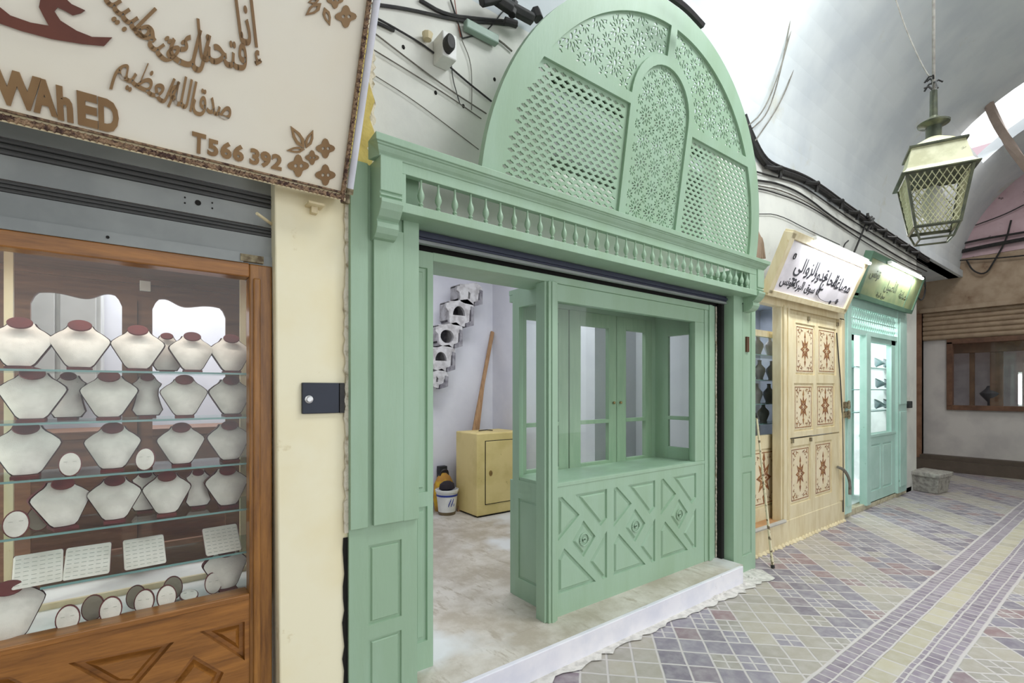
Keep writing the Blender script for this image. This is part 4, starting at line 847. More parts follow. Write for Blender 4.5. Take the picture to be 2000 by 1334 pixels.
def ornament(mb, pl, u0, u1, w0, w1):
    cu, cw = (u0 + u1) / 2, (w0 + w1) / 2; W_, H_ = (u1 - u0), (w1 - w0); b = .008
    for r in (rect(u0, u1, w0, w0 + b), rect(u0, u1, w1 - b, w1), rect(u0, u0 + b, w0, w1), rect(u1 - b, u1, w0, w1)): mb.prism(r, lambda u, v: pl(u, v, .0015), lambda u, v: pl(u, v, -.002))
    r1, r2 = W_ * .27, W_ * .135
    st = lambda k: [(cu + k * (r1 if a % 2 == 0 else r2) * math.cos(a * math.pi / 8), cw + 1.25 * k * (r1 if a % 2 == 0 else r2) * math.sin(a * math.pi / 8)) for a in range(16)]
    V, Fc = curve_mesh([st(1), st(.62)], .001, pl); mb.add([v + pl.N * .001 for v in V], Fc)
    for a in range(8):
        th = a * math.pi / 4; mb.prism([(cu + .1 * r1 * math.cos(th), cw + .12 * r1 * math.sin(th)), (cu + .3 * r1 * math.cos(th - .25), cw + .38 * r1 * math.sin(th - .25)), (cu + .5 * r1 * math.cos(th), cw + .62 * r1 * math.sin(th)), (cu + .3 * r1 * math.cos(th + .25), cw + .38 * r1 * math.sin(th + .25))], lambda u, v: pl(u, v, .002), lambda u, v: pl(u, v, -.002))
    for s_ in (-1, 1):
        mb.prism([(cu - W_ * .05, cw + s_ * W_ * .33), (cu, cw + s_ * W_ * .28), (cu + W_ * .05, cw + s_ * W_ * .33), (cu, cw + s_ * W_ * .47)], lambda u, v: pl(u, v, .002), lambda u, v: pl(u, v, -.002))
        for s2 in (-1, 1):
            for k, (du, dw, r) in enumerate(((.12, .10, .030), (.12, .26, .02), (.28, .09, .024), (.2, .17, .018), (.12, .4, .014), (.36, .10, .012))):
                c = (cu + s2 * (W_ / 2 - du * W_), cw + s_ * (H_ / 2 - dw * W_)); a0 = random.random() * 6
                P = [(c[0] + r * (.55 + .45 * math.cos(3 * q)) * math.cos(q + a0), c[1] + r * (.55 + .45 * math.cos(3 * q)) * math.sin(q + a0)) for q in [2 * math.pi * i / 18 for i in range(18)]]
                V, Fc = curve_mesh([P], 0, pl); mb.add([v + pl.N * .0015 for v in V], Fc)
def painted_leaf(name, x0, x1, z0, z1, Y, pans, lab, parent=None):
    pl = PL((0, Y, 0)); mb = MB(); board(mb, pl, rect(x0, x1, z0, z1), [rect(*p) for p in pans], .04, .016, .006, .014, -.006)
    d = mb.build(name, CREAMP, parent)
    for p in pans:
        m_ = MB(); q = PL((0, Y + .0065, 0)); m_.prism(rect(p[0] + .025, p[1] - .025, p[2] + .025, p[3] - .025), lambda u, v: q(u, v, 0), lambda u, v: q(u, v, -.004)); e = m_.build('panel_field', PANELC, d)
        m_ = MB(); ornament(m_, q, p[0] + .035, p[1] - .035, p[2] + .035, p[3] - .035); m_.build('painted_ornament', ORN, e)
    return d
t = thing('painted_door', (5.67, 2.17, .16), 'cream stable door with six panels painted with brown stars and scrolls', 'door')
painted_leaf('upper_leaf', 5.03, 6.27, 1.03, 2.25, 2.165, [(5.165, 5.62, 1.655, 2.175), (5.70, 6.18, 1.665, 2.18), (5.13, 5.58, 1.085, 1.57), (5.66, 6.14, 1.095, 1.575)], '', t)
painted_leaf('lower_leaf', 4.985, 6.27, .16, 1.015, 2.165, [(5.055, 5.51, .365, .945), (5.62, 6.06, .37, .955)], '', t)
mb = MB(); 
for x, z in ((5.45, 2.235), (5.5, .99), (5.08, 1.0), (6.2, 2.24)): mb.box(x - .02, x + .02, 2.15, 2.166, z - .02, z + .02)
mb.build('iron_latch', RUST, t)
t = thing('cream_display_window', (4.6, 2.35, .24), 'cream framed display window with grey busts, above a star painted panel', 'display window')
painted_leaf('painted_panel', 4.45, 5.2, .24, 1.02, 2.30, [(4.5, 5.12, .36, .93)], '', t)
mb = MB(); mb.box(4.45, 5.25, 2.3, 2.34, 2.02, 2.08); mb.box(5.14, 5.2, 2.3, 2.36, 1.02, 2.3); mb.box(4.45, 5.2, 2.3, 2.34, 1.02, 1.06); mb.build('frame', CREAMP, t)
mb = MB(); mb.box(4.45, 5.15, 2.315, 2.318, 1.05, 2.03); mb.build('pane', GLASS, t)
mb = MB(); mb.box(4.36, 6.0, 2.9, 2.94, 0.24, 2.5); mb.box(5.96, 6.0, 2.34, 2.9, .24, 2.5); mb.box(4.36, 6.0, 2.34, 2.94, 2.46, 2.5); mb.box(4.36, 4.38, 2.34, 2.94, .24, 2.5); mb.build('case_back', mat('case_lining', (176, 182, 196), .8), t)
for z in (1.16, 1.36, 1.6, 1.85): mb = MB(); mb.box(4.38, 5.9, 2.36, 2.6, z - .003, z + .003); mb.build('glass_shelf', EDGEG, t)
gb = None
for i, (x, z) in enumerate(((4.98, 1.853), (5.24, 1.853), (5.02, 1.603), (5.28, 1.603), (4.96, 1.363), (5.22, 1.363), (5.1, 1.163))):
    if gb is None:
        gb = thing('grey_bust', (0, 0, 0), '', 'necklace stand'); mb = MB(); mb.lathe([(.06, 0), (.05, .02), (.09, .09), (.085, .12), (.03, .16), (.026, .19), (.034, .2)], (0, 0, 0), 14, sy=.5); mb.build('bust_form', NAVYB, gb, smooth=True)
        mb = MB(); mb.lathe([(.034, .2), (.02, .204)], (0, 0, 0), 12, sy=.5); mb.build('neck_cap', MAROON, gb); o = gb
    else: o = copy_tree(gb)
    o.location = (x, 2.45, z); o['label'] = '%s grey necklace bust on the %s shelf of the cream window' % (('left', 'right')[i % 2] if i < 6 else 'single', ('top', 'top', 'second', 'second', 'third', 'third', 'bottom')[i]); o['group'] = 'grey busts in the cream display window'
def sign(name, P, thick, m, lab, frame=None):
    """P: BL, BR, TR, TL in the place"""
    BL, BR, TR, TL = [Vector(p) for p in P]; t = thing(name, (BL + BR) / 2, lab, 'sign')
    W_ = (TL - BL).normalized(); pl = PL(BL, (1, 0, 0), W_); L = (BR - BL).length; H_ = (TL - BL).length
    mb = MB(); mb.prism(rect(0, L, 0, H_), lambda u, v: pl(u, v, 0), lambda u, v: pl(u, v, -thick)); mb.build('board', m, t)
    return t, pl, L, H_
t, pl, L, H_ = sign('shop_sign', [(4.45, 2.1, 2.37), (6.2, 2.1, 2.39), (6.2, 1.89, 2.86), (4.45, 1.89, 2.86)], .04, mat('white_sign_board', (226, 220, 226), .5), 'white tilted shop sign with black Arabic writing over the painted cream door')
mb = MB()
for r in (rect(-.02, L + .02, -.02, .035), rect(-.02, L + .02, H_ - .05, H_ + .02), rect(-.03, .05, 0, H_), rect(L - .05, L + .03, 0, H_)): mb.prism(r, lambda u, v: pl(u, v, .018), lambda u, v: pl(u, v, -.06))
mb.build('frame', CREAMP, t, bevel=.004)
INK = mat('black_ink', (44, 44, 52), .6)
for body, u, w_, sz, ro in (('مصاغة', 1.42, .20, .17, -.02), ('الحاج', 1.10, .215, .17, 0), ('قدور', .86, .235, .16, 0), ('الزوالي', .52, .25, .18, .03), ('سوق البركة', .62, .10, .11, 0), ('تونس', .26, .105, .11, 0), ('12', .38, .12, .09, 0)):
    V, Fc = text_mesh(shape_ar(body) if body != '12' else body, sz, .001, pl, .002, ro, (u, w_)); mb = MB(); mb.add(V, Fc); mb.build('arabic_lettering', INK, t)
mb = MB(); mb.tube([pl(.98, .2, .004), pl(.93, .12, .004), pl(1.0, .07, .004), pl(1.2, .05, .004), pl(1.5, .09, .004)], .003, 4, smooth=2)
for u, w_, r in ((.93, .13, .025), (1.45, .085, .02), (1.3, .06, .014), (.2, .36, .02)): mb.tube([pl(u + r * math.cos(a), w_ + r * 1.3 * math.sin(a), .004) for a in [i * .9 for i in range(7)]], .005, 4, True)
mb.build('flourish', INK, t)
def tube_lamp(p0, p1, lab, power, m=TUBE):
    p0, p1 = Vector(p0), Vector(p1); t = thing('tube_lamp', (p0 + p1) / 2, lab, 'lamp', None); d = (p1 - p0).normalized()
    mb = MB(); mb.tube([p0, p1], .016, 10); mb.build('lit_tube', m, t, smooth=True)
    mb = MB(); mb.box(p0.x - .03, p1.x + .03, p0.y + .012, p0.y + .05, min(p0.z, p1.z) + .016, max(p0.z, p1.z) + .05); mb.build('housing', WHITEP, t)
    mb = MB(); mb.box(p0.x + .1, p0.x + .13, p0.y + .03, 2.2, p0.z + .02, p0.z + .05); mb.box(p1.x - .13, p1.x - .1, p0.y + .03, 2.2, p0.z + .02, p0.z + .05); mb.build('bracket', GREYC, t)
    l = area('tube_light', (p0 + p1) / 2 + Vector((0, .01, -.025)), (0, 0, 0), (p1 - p0).length, .04, power, (.95, 1, 1)); l.rotation_euler = (math.radians(28), 0, 0)
tube_lamp((4.85, 1.83, 2.84), (6.12, 1.83, 2.84), 'lit fluorescent tube along the top of the white Arabic sign', 9)
# ============================================================ TEAL SHOP
mb = MB(); mb.box(6.5, 9.1, 2.2, 2.32, 0, .06); mb.box(6.5, 9.1, 2.20, 2.24, .05, .075); tag(mb.build('trim_7', mat('worn_threshold', (196, 190, 164), .8, rgb2=(170, 160, 134), nscale=12), bevel=.005), 'worn threshold strip below the turquoise shopfront', 'threshold', kind='structure')
t = thing('turquoise_shopfront', (7.7, 2.2, .05), 'turquoise painted wooden shopfront with brightly lit glass display', 'shopfront')
for x0, x1 in ((6.45, 6.66), (8.36, 8.75)):
    mb = MB(); mb.box(x0, x1, 2.17, 2.3, .06, 2.62); mb.box(x0 + .05, x1 - .05, 2.155, 2.17, .15, 1.2); mb.box(x0 + .05, x1 - .05, 2.155, 2.17, 1.3, 2.5); mb.build('pilaster', TEAL, t, bevel=.004)
mb = MB(); mb.box(6.66, 8.36, 2.18, 2.24, 2.18, 2.24); mb.box(6.66, 8.36, 2.18, 2.24, 2.50, 2.64)
for i in range(22): mb.lathe([(.012, 0), (.012, .02), (.024, .06), (.010, .1), (.010, .15), (.024, .2), (.012, .25), (.012, .27)], (6.72 + i * .075, 2.21, 2.235), 8)
for z in (2.30, 2.37, 2.44): mb.box(6.66, 8.36, 2.203, 2.217, z - .006, z + .006)
mb.build('spindle_transom', TEAL, t)
# recessed entrance door, display at right
mb = MB(); mb.box(7.16, 7.30, 2.17, 2.25, .06, 2.2); mb.build('post', TEAL, t, bevel=.004)
mb = MB(); pt = PL((0, 2.2, 0)); board(mb, pt, rect(7.3, 8.36, .06, .90), [rect(7.38, 7.76, .2, .8), rect(7.84, 8.22, .2, .8)], .04, .012, .02, .01); mb.box(7.3, 8.36, 2.19, 2.3, .90, .93)
mb.box(7.3, 7.36, 2.2, 2.26, .9, 2.2); mb.box(8.2, 8.36, 2.2, 2.26, .9, 2.2); mb.box(7.3, 8.36, 2.2, 2.26, 2.12, 2.2); mb.build('display_base', TEAL, t)
mb = MB(); mb.box(7.36, 8.2, 2.225, 2.228, .93, 2.12); mb.build('display_pane', GLASS, t)
mb = MB(); pt = PL((0, 2.5, 0)); board(mb, pt, rect(6.66, 7.75, .06, .86), [rect(6.85, 7.25, .18, .78), rect(7.3, 7.68, .18, .78)], .04, .012, .02, .01); mb.box(6.66, 6.75, 2.5, 2.54, .86, 2.3); mb.box(7.62, 7.75, 2.5, 2.54, .86, 2.3); mb.box(6.66, 7.75, 2.5, 2.54, 2.18, 2.3); mb.build('inner_door', TEAL, t)
mb = MB(); mb.box(6.75, 7.62, 2.515, 2.518, .86, 2.18); mb.build('inner_pane', GLASS, t)
for z in (1.2, 1.5, 1.8): mb = MB(); mb.box(7.40, 9.1, 2.36, 2.56, z, z + .012); mb.box(6.6, 7.36, 2.75, 2.95, z + .05, z + .062); mb.build('glass_shelf', EDGEG, t)
mb = MB(); mb.box(6.4, 9.2, 3.35, 3.4, 0, 2.7); mb.box(6.4, 6.44, 2.34, 3.4, 0, 2.7); mb.box(9.12, 9.2, 2.34, 3.4, 0, 2.7); mb.box(6.4, 9.2, 2.34, 3.4, 2.64, 2.7); mb.box(6.4, 9.2, 2.3, 3.4, .0, .07); tag(mb.build('wall_turquoise_shop', SHOPGLOW), 'bright white interior of the turquoise shop', 'wall', kind='structure')
sv = None
for i, (x, z, r) in enumerate(((8.42, 1.212, .09), (8.8, 1.212, .07), (8.46, 1.512, .08), (8.84, 1.512, .08), (8.42, 1.812, .09), (8.8, 1.812, .07))):
    if sv is None: mb = MB(); mb.lathe([(.3, 0), (.25, .1), (1, 1.2), (1.02, 1.25), (.9, 1.2), (.2, .2)], (0, 0, 0), 16); mb.v = [Vector((p.x * .08, p.y * .08, p.z * .08)) for p in mb.v]; sv = mb.build('silver_bowl', mat('silver', (170, 178, 184), .3, .6), smooth=True, base=(0, 0, 0)); o = sv; sv['category'] = 'bowl'
    else: o = sv.copy(); COL.objects.link(o)
    o.location = (x, 2.45, z); o.rotation_euler = (.6, 0, 0); o.location.z += .03; o['category'] = 'bowl'; o['group'] = 'silverware in the turquoise shop window'; o['label'] = '%s silver bowl on the %s shelf of the turquoise shop' % (('left', 'right')[i % 2], ('lowest', 'middle', 'top')[i // 2])
t, pl, L, H_ = sign('shop_sign', [(6.62, 2.1, 2.60), (8.66, 2.1, 2.60), (8.66, 1.96, 3.04), (6.62, 1.96, 3.04)], .05, mat('olive_sign_board', (156, 164, 120), .5, rgb2=(130, 146, 108), nscale=5), 'olive green tilted shop sign with faded writing over the turquoise shopfront')
mb = MB()
for r in (rect(-.02, L + .02, -.02, .03), rect(-.02, .02, 0, H_), rect(L - .02, L + .02, 0, H_)): mb.prism(r, lambda u, v: pl(u, v, .012), lambda u, v: pl(u, v, -.06))
mb.prism(rect(L * .80, L * .805, 0, H_), lambda u, v: pl(u, v, .006), lambda u, v: pl(u, v, -.01)); mb.prism(rect(0, L * .4, H_ - .02, H_ + .05), lambda u, v: pl(u, v, .005), lambda u, v: pl(u, v, -.08)); mb.build('frame', mat('dark_green_frame', (96, 130, 108), .5), t)
INK2 = mat('faded_ink', (84, 92, 70), .6)
for body, u, w_, sz in (('مصاغة', 1.5, .13, .13), ('الأصيل', .95, .17, .16), ('سوق البركة', .7, .06, .07), ('تونس', .3, .25, .14)):
    V, Fc = text_mesh(shape_ar(body), sz, .001, pl, .001, 0, (u, w_)); mb = MB(); mb.add(V, Fc); mb.build('arabic_lettering', INK2, t)
tube_lamp((7.15, 1.90, 3.0), (8.35, 1.90, 3.0), 'lit fluorescent tube on the olive green sign', 8)
# ============================================================ FAR END
mb = MB(); mb.box(12, 12.3, -2.2, 3.6, 3.92, 5.9); tag(mb.build('wall_far_upper', FARPINK), 'pink flaking plaster high on the far wall', 'wall', kind='structure')
mb = MB(); mb.box(12, 12.3, -2.2, 3.6, 3.02, 3.915); mb.box(11.93, 12.1, -2.2, 2.8, 2.98, 3.06); tag(mb.build('wall_far_beam', FARPL), 'brown stone lintel band of the far shop', 'wall', kind='structure')
mb = MB(); mb.box(12.0, 12.3, 2.74, 3.6, 0, 3.02); mb.box(11.96, 12.1, 2.74, 2.86, 0.05, 3.02); tag(mb.build('wall_far_post', mat('brown_post', (150, 112, 88), .7, rgb2=(128, 92, 70), nscale=6)), 'brown corner post of the far shop', 'wall', kind='structure')
mb = MB(); mb.box(12.1, 12.25, 2.36, 2.74, .27, 2.6); mb.box(12.1, 12.25, -2.2, 2.36, .27, 1.13); mb.box(12.1, 12.25, -2.2, .6, 1.13, 2.6); mb.box(12.092, 12.1, -2.2, 2.74, .27, .30)
tag(mb.build('wall_far', FARWH), 'pale marble cladding of the far shop', 'wall', kind='structure')
mb = MB(); mb.box(11.75, 12.3, -2.2, 2.8, 0, .2); mb.box(11.85, 12.3, -2.2, 2.74, .2, .27); tag(mb.build('trim_8', mat('dark_stone_step', (96, 84, 74), .8)), 'dark stone step of the far shop', 'step', kind='structure')
t = thing('roller_shutter', (12.05, 1, 2.45), 'tan ribbed roller shutter half lowered on the far shop', 'shutter')
mb = MB()
for i in range(6): mb.tube([(12.06, -2.2, 2.50 + i * .09), (12.06, 2.73, 2.50 + i * .09)], .05, 10)
mb.build('slats', mat('tan_shutter', (168, 146, 122), .6, rgb2=(152, 130, 108)), t, smooth=True)
t = thing('far_shop_window', (12.08, 1.5, 1.13), 'dark brown framed window of the far shop', 'window')
mb = MB(); mb.box(12.03, 12.14, .6, 2.385, 2.36, 2.45); mb.box(12.03, 12.14, .6, 2.385, 1.13, 1.22); mb.box(12.03, 12.14, 2.30, 2.385, 1.2, 2.4); mb.build('frame', FARW, t, bevel=.006)
mb = MB(); mb.box(12.1, 12.105, .6, 2.32, 1.2, 2.38); mb.build('pane', GLASS, t)
mb = MB(); mb.box(12.4, 12.45, 1.68, 1.85, 1.1, 2.5); mb.box(12.4, 12.45, 2.06, 2.13, 1.1, 2.5); mb.box(12.35, 12.45, .6, 2.4, 2.2, 2.5); mb.build('inner_mullion', FARW, t)
mb = MB(); mb.box(12.9, 13.0, -.5, 3, .8, 2.8); mb.box(12.25, 13, 2.45, 2.55, .8, 2.8); mb.box(12.2, 13, -.5, 2.5, .9, 1.18); mb.build('interior', mat('far_interior', (170, 160, 164), .8), t)
mb = MB(); mb.lathe([(.05, 0), (.05, .1), (.14, .22), (.16, .26), (.08, .34), (.05, .4)], (12.5, 1.85, 1.18), 14); tag(mb.build('dark_jug', mat('dark_ceramic', (58, 54, 62), .5), smooth=True), 'dark jug standing in the far shop window', 'jug')
t = thing('tube_lamp', (12.35, 1.46, 1.3), 'lit vertical tube lamp inside the far shop window', 'lamp'); mb = MB(); mb.tube([(12.3, 1.455, 1.25), (12.3, 1.455, 1.78)], .02, 8); mb.build('lit_tube', TUBEF, t); mb = MB(); mb.box(12.325, 12.34, 1.43, 1.48, 1.22, 1.82); mb.build('housing', WHITEP, t)
# carved stone box on the paving
t = thing('stone_trough', (9.33, 2.03, 0), 'small carved stone block with a lid on the paving near the turquoise shop', 'stone block', rz=0)
mb = MB(); mb.hexa([(9.08, 1.9, 0), (9.44, 1.86, 0), (9.56, 2.14, 0), (9.18, 2.2, 0)], [(9.0, 1.87, .24), (9.48, 1.82, .24), (9.62, 2.16, .24), (9.14, 2.24, .24)]); mb.build('body', STONE, t, bevel=.01)
mb = MB(); mb.hexa([(8.97, 1.85, .24), (9.5, 1.80, .24), (9.64, 2.18, .24), (9.12, 2.26, .24)], [(8.97, 1.85, .30), (9.5, 1.80, .30), (9.64, 2.18, .30), (9.12, 2.26, .30)]); mb.build('lid', STONE, t, bevel=.012)
# ============================================================ LANTERN
LC = Vector((4.21, .90, 0)); LR = math.radians(22)
t = thing('street_lantern', (LC.x, LC.y, 2.52), 'cream and dark metal street lantern with lattice sides hanging from the vault', 'lantern')
def sq(h, z): 
    return [LC + Vector((h * math.cos(LR + math.pi / 4 + k * math.pi / 2), h * math.sin(LR + math.pi / 4 + k * math.pi / 2), z)) for k in range(4)]
def frus(mb, rings, cap0=True, cap1=True):
    R_ = [sq(s_ / math.sqrt(2), z) for s_, z in rings]; vs = sum(R_, []); n = len(R_)
    fs = [(i * 4 + k, i * 4 + (k + 1) % 4, (i + 1) * 4 + (k + 1) % 4, (i + 1) * 4 + k) for i in range(n - 1) for k in range(4)]
    if cap0: fs.append((3, 2, 1, 0))
    if cap1: fs.append(tuple((n - 1) * 4 + k for k in range(4)))
    mb.add(vs, fs)
mb = MB(); frus(mb, [(.385, 2.925), (.34, 2.945), (.325, 2.96), (.27, 3.09), (.27, 3.1)], False); mb.build('hood', LANT, t)
mb = MB(); frus(mb, [(.39, 2.918), (.39, 2.926), (.37, 2.926)]); frus(mb, [(.295, 3.095), (.295, 3.108)]); mb.build('rim', LANTD, t)
mb = MB(); mb.lathe([(.14, 3.108), (.12, 3.14), (.075, 3.165), (.05, 3.18)], (LC.x, LC.y, 0), 20); mb.build('crown', LANT, t, smooth=True)
mb = MB(); mb.lathe([(.043, 3.175), (.043, 3.26), (.045, 3.262), (.085, 3.275), (.088, 3.285), (.045, 3.31), (.022, 3.33), (.02, 3.5)], (LC.x, LC.y, 0), 20); mb.build('chimney', LANTD, t, smooth=True)
mb = MB(); mb.tube([(LC.x, LC.y, 3.48), (LC.x, LC.y, 5.45)], .009, 8); mb.build('hanging_rod', GREYC, t)
A4, B4 = sq(.33 / math.sqrt(2), 2.925), sq(.225 / math.sqrt(2), 2.58)
mb = MB()
for k in range(4): mb.tube([A4[k], B4[k]], .011, 4); mb.tube([B4[k], B4[(k + 1) % 4]], .011, 4); mb.tube([A4[k], A4[(k + 1) % 4]], .012, 4)
mb.build('corner_frame', LANTD, t)
for k in range(4):
    mb = MB(); a0, a1, b0, b1 = A4[k], A4[(k + 1) % 4], B4[k], B4[(k + 1) % 4]
    f = lambda u, v: (a0 * (1 - u) + a1 * u) * v + (b0 * (1 - u) + b1 * u) * (1 - v)
    m_ = 9
    for d in (-1, 1):
        for i in range(-m_, 2 * m_):
            pts = []; 
            for q in range(9):
                v = q / 8; u = (i + d * v * m_ * .75) / m_
                if -1e-6 <= u <= 1 + 1e-6: pts.append(f(u, v))
            if len(pts) > 1: mb.tube([pts[0], pts[-1]], .0032, 4)
    mb.build('lattice_side', LANT, t)
mb = MB(); C4 = sq(.12, 2.50)
for k in range(4): mb.tube([B4[k], C4[k]], .007, 5); mb.tube([C4[k], C4[(k + 1) % 4]], .007, 5)
mb.build('lower_cradle', LANTD, t)
mb = MB(); mb.lathe([(.035, 2.62), (.06, 2.66), (.065, 2.76), (.045, 2.83), (.025, 2.86)], (LC.x, LC.y, 0), 14); mb.build('bulb', mat('bulb_glass', (228, 226, 220), .3), t, smooth=True)
mb = MB(); random.seed(3)
for i in range(9):
    a = random.random() * 6.28; p = Vector((LC.x, LC.y, 3.5 + .1 * random.random())); q = p + Vector((.05 * math.cos(a), .05 * math.sin(a), random.uniform(-.08, .05))); mb.tube([p, (p + q) / 2 + Vector((0, 0, .02)), q], .006, 5)
mb.build('tied_cable_knot', BLACK, t)
# ============================================================ CABLES
def cable(pts, r, label, m=BLACK, name='cable', sm=2, n=6, group=None):
    mb = MB(); mb.tube(pts, r, n, smooth=sm); return tag(mb.build(name, m, smooth=True), label, 'cable', group)
def wl(L, Y=2.17): return [at(x, y, Y) for x, y in L]
main = [(1452, 232), (1462, 262), (1490, 318), (1520, 334), (1560, 346), (1600, 368), (1650, 405), (1700, 438), (1750, 470), (1812, 510)]
t = thing('cable_bundle', at(1640, 400, 2.17), 'thick black cable bundle running along the wall top to the far corner', 'cable')
mb = MB(); mb.tube(wl(main), .03, 7, smooth=2); mb.tube([p + Vector((0, -.02, .03)) for p in wl(main)], .012, 6, smooth=2); mb.build('bundle', BLACK, t, smooth=True)
for i, (x, y) in enumerate(((1520, 336), (1592, 364), (1640, 398), (1672, 420), (1700, 440), (1725, 455), (1745, 468), (1770, 484), (1790, 497))):
    p = at(x, y, 2.14); mb = MB(); mb.tube([p + Vector((-.2, .02, .0)), p + Vector((-.05, -.02, .01)), p + Vector((.02, -.03, .04)), p + Vector((.03, 0, -.05))], .019, 5, smooth=1); mb.build('cable_tie', BLACK, t)
mb = MB(); 
for k in range(8): p = at(1695 + k, 425 + 3 * k, 2.13); mb.tube([p, p + Vector((random.uniform(-.15, .15), 0, random.uniform(-.12, .12)))], .016, 5)
mb.build('junction_knot', BLACK, t)
lines = [([(1476, 335), (1510, 345), (1560, 358), (1600, 385), (1660, 428), (1740, 478), (1812, 522)], .007, 'uppermost thin black wire under the cable bundle'),
         ([(1478, 352), (1520, 358), (1570, 380), (1630, 428), (1700, 468), (1760, 505), (1810, 530)], .009, 'second thin wire under the cable bundle'),
         ([(1476, 362), (1530, 372), (1590, 402), (1640, 440), (1700, 480), (1770, 520), (1800, 533)], .006, 'grey third wire under the cable bundle'),
         ([(1476, 368), (1500, 372), (1560, 392), (1610, 420), (1650, 448), (1720, 492), (1790, 530)], .006, 'lowest thin wire above the white Arabic sign')]
for L, r, lab in lines: cable(wl(L, 2.185), r, lab, BLACK if 'grey' not in lab else GREYC)
cable(wl([(1690, 440), (1678, 470), (1665, 500)], 2.16), .012, 'short black cable dropping between the two tilted signs')
cable(wl([(1657, 470), (1648, 478), (1645, 497)], 2.16), .008, 'small hooked black wire above the white Arabic sign')
cable(wl([(1480, 418), (1520, 418), (1580, 450), (1640, 478)], 2.185), .004, 'fine wire sagging across the plaster above the white Arabic sign')
cable(wl([(1805, 540), (1808, 570), (1800, 590), (1788, 575)], 2.1), .012, 'black cable loop hanging at the end of the olive sign')
# ceiling wires
for L, lab in (([(1558, 0), (1545, 60), (1520, 150), (1490, 220), (1462, 245)], 'left loose wire from the vault to the lunette'), ([(1550, 62), (1562, 78), (1550, 140), (1520, 210), (1475, 275)], 'right loose wire from the vault to the lunette'), ([(1544, 0), (1543, 50), (1520, 160), (1498, 225), (1470, 250)], 'middle loose wire from the vault to the lunette')):
    pts = [at(x, y, 2.14 - .3 * max(0, (240 - y)) / 240) for x, y in L]; cable(pts, .006, lab, GREYC)
cable([Vector((4.55, 1.35, 5.2)), Vector((4.45, 1.15, 4.3)), Vector((4.32, 1.0, 3.8)), Vector((4.22, .9, 3.55))], .004, 'thin wire slanting from the vault to the lantern rod', GREYC)
cable([at(x, y, 2.1 - .45 * (1 if y < 180 else 0)) for x, y in ((1308, -8), (1340, 15), (1372, 50))], .02, 'black cable lying over the right shoulder of the lunette')
# left wall cables
LW = [([(728, 8), (800, 18), (900, 42), (960, 44), (1010, 50)], .013, 'upper black cable across the white wall left of the lunette'), ([(820, 0), (870, 30), (940, 38), (990, 42)], .016, 'thick black cable crossing near the top of the wall'),
      ([(725, 30), (760, 48), (840, 95), (900, 150), (960, 198)], .008, 'long black wire slanting down to the lunette'), ([(725, 40), (745, 48), (770, 60)], .013, 'short black cable end beside the big sign'),
      ([(728, 62), (790, 110), (870, 170), (950, 222)], .006, 'pale wire slanting to the lunette'), ([(726, 95), (800, 140), (880, 190), (940, 232)], .005, 'second pale wire slanting to the lunette'),
      ([(728, 145), (800, 190), (880, 250), (935, 292)], .004, 'lowest fine wire on the white wall'), ([(880, 0), (895, 45), (903, 75)], .007, 'black wire falling onto the white siren box'), ([(888, 0), (893, 40), (900, 72)], .004, 'red-brown wire falling onto the white siren box'),
      ([(903, 75), (945, 65), (965, 45), (985, 18), (1000, 15)], .006, 'black wire arching from the siren box to the top cables'), ([(902, 78), (920, 120), (922, 170), (921, 215)], .004, 'grey wire hanging below the siren box'), ([(886, 80), (880, 140), (898, 202)], .004, 'black wire hanging straight beside the siren box'),
      ([(940, 62), (975, 78), (1000, 100)], .009, 'pale conduit beside the shoulder of the lunette')]
for L, r, lab in LW: cable(wl(L, 2.19), r * .6, lab, GREYC if ('pale' in lab or 'grey' in lab or 'fine' in lab) else (mat('red_wire', (150, 84, 66), .6) if 'red' in lab else BLACK))
t = thing('cable_clamp', at(1005, 15, 2.1), 'cluster of black cable clamps and splices left of the lunette top', 'clamp')
mb = MB()
for (x, y), (x2, y2), r in (((965, -4), (1000, 20), .03), ((985, 8), (1040, 38), .032), ((940, 2), (975, -6), .03), ((1045, 20), (1052, 38), .03), ((1005, 5), (1000, 30), .022), ((985, 40), (1010, 48), .02)): mb.tube([at(x, y, 2.12), at(x2, y2, 2.1)], r, 6)
mb.build('clamps', BLACK, t, bevel=.004); mb = MB(); mb.box(at(912, 40, 2.15).x, at(975, 40, 2.15).x, 2.15, 2.19, at(912, 62, 2.18).z, at(912, 44, 2.18).z); mb.build('green_terminal', mat('grey_green_plastic', (150, 172, 158), .5), t, bevel=.006)
t = thing('alarm_siren', at(865, 95, 2.15), 'white box shaped siren with black front on the wall left of the lunette', 'alarm')
c = at(862, 92, 2.14); mb = MB(); mb.box(c.x - .015, c.x + .065, 2.10, 2.2, c.z - .065, c.z + .06); mb.build('box', WHITEP, t, bevel=.006)
mb = MB(); mb.lathe([(.034, 0), (.034, .03), (.026, .04)], (0, 0, 0), 18); mb.v = [Vector((c.x + .012 + p.x * .8, 2.10 - p.z, c.z - .01 + p.y * 1.25)) for p in mb.v]; mb.build('black_lens', BLACK, t, smooth=True)
mb = MB(); mb.lathe([(.02, 0), (.028, .03)], (at(835, 75, 2.17).x, 2.17, at(835, 78, 2.17).z), 10); tag(mb.build('wall_fitting', CREAMP), 'small round cream fitting on the wall beside the siren', 'fitting')
mb = MB(); 
for px, py in ((851, 181), (966, 155), (905, 207), (788, 92)): p = at(px, py, 2.199); mb.lathe([(.009, 0), (.006, .004)], (0, 0, 0), 7); mb.v[-14:] = [p + Vector((q.x, -q.z, q.y * 1.3)) for q in mb.v[-14:]]
tag(mb.build('trim_9', DARK), 'small nail holes in the white wall', 'holes', kind='structure')
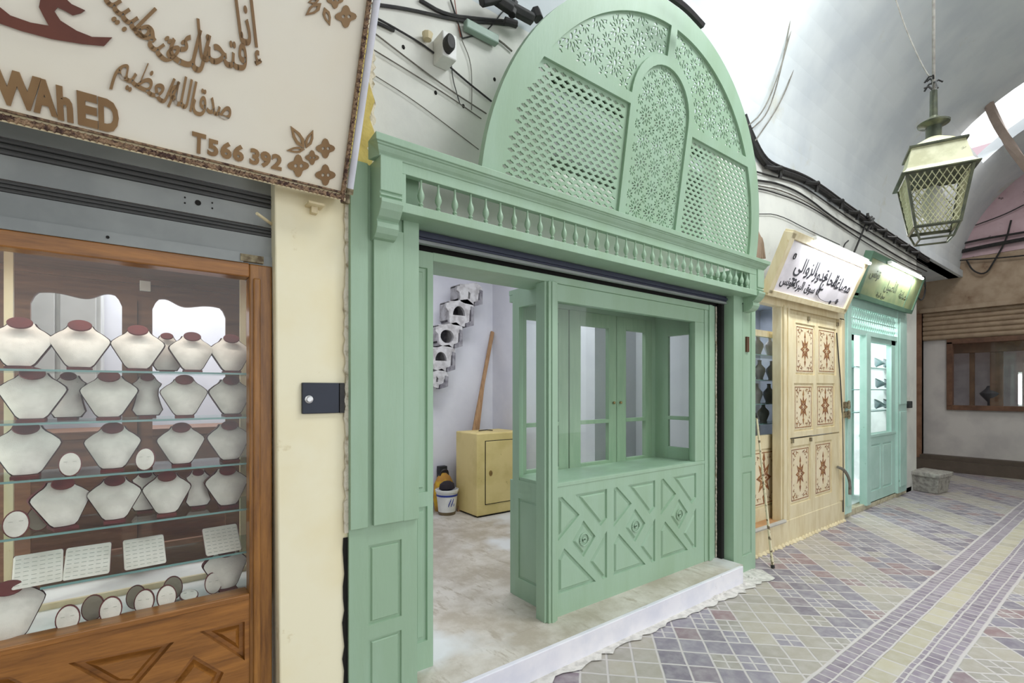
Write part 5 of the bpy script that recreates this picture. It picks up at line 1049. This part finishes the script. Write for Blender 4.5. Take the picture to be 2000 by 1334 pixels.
# far wall cables
for L, r, lab in (([(1812, 512), (1860, 495), (1930, 480), (2010, 465)], .035, 'thick dark cable along the top of the far lintel'), ([(1810, 505), (1830, 490), (1900, 470), (2010, 452)], .02, 'second dark cable above the far lintel'), ([(1812, 520), (1870, 508), (1940, 505), (2010, 498)], .012, 'lower thin wire across the far lintel'), ([(1888, 508), (1900, 530), (1925, 537), (1942, 510), (1965, 470), (1975, 430)], .014, 'dark wire looping down over the far lintel'), ([(1905, 440), (1960, 420), (2000, 400)], .01, 'wire across the pink plaster of the far wall')):
    cable([atX(x, y, 11.93) for x, y in L], r, lab)
# hanging conduit in front of the skylight
t = cable([Vector((8.9, 1.42, 5.6)), Vector((8.75, 1.25, 4.95)), Vector((8.75, 1.05, 4.42)), Vector((9.3, .95, 4.25)), Vector((10.3, .9, 4.25))], .05, 'thick brown cables sagging in front of the vault skylight', mat('brown_cable', (170, 150, 138), .7))
# frayed wires behind the cornice end
t = thing('wire_bunch', at(1478, 480, 2.15), 'bunch of brown frayed wires behind the right end of the cornice', 'wires')
mb = MB()
for i in range(7): mb.tube([at(1474 + i * 1.5, 430 + 6 * i, 2.19), at(1480 + i * 1.5, 465, 2.15), at(1476 + i * 3, 505, 2.13)], .008, 5, smooth=1)
mb.build('wires', mat('brown_wire', (150, 126, 104), .7), t)
# stick leaning on the pilaster, hose
t = thing('measuring_stick', (4.2, 1.95, 0), 'thin speckled cream stick leaning beside the green pilaster', 'stick')
a, b = Vector((4.215, 1.945, .006)), at(1478, 815, 2.07); mb = MB(); mb.tube([a, b], [.012, .008], 7); mb.build('shaft', mat('speckled_stick', (226, 216, 182), .7, rgb2=(120, 104, 78), nscale=26, lo=.55, hi=.6), t)
mb = MB(); mb.tube([a, a + (b - a) * .02], .016, 7); mb.tube([b, b + (b - a) * .02 + Vector((-.02, 0, .01))], .011, 6); mb.build('tip', BLACK, t)
cable([at(1636, 912, 2.14), at(1650, 918, 2.1), at(1660, 938, 2.08), at(1660, 966, 2.08)], .016, 'dark curved hose sticking out of the cream jamb', GREYC, name='hose')
cable([at(1634, 650, 2.15), at(1646, 800, 2.15), at(1647, 1000, 2.15)], .006, 'thin black cable running down between the cream and turquoise fronts')
# hinges / fittings between the fronts
t = thing('metal_hasp', (6.42, 2.14, 1.27), 'two small grey metal hasps on the jamb between the cream and turquoise fronts', 'hasp')
for z in (1.33, 1.22): mb = MB(); mb.box(6.34, 6.5, 2.13, 2.165, z - .035, z + .035); mb.tube([(6.42, 2.12, z - .05), (6.42, 2.12, z + .05)], .012, 6); mb.build('plate', RUST, t)
mb = MB(); mb.box(8.86, 8.95, 2.15, 2.2, 1.24, 1.34); tag(mb.build('door_bell', BLACK, bevel=.008), 'small black bell box on the wall right of the turquoise shop', 'bell')
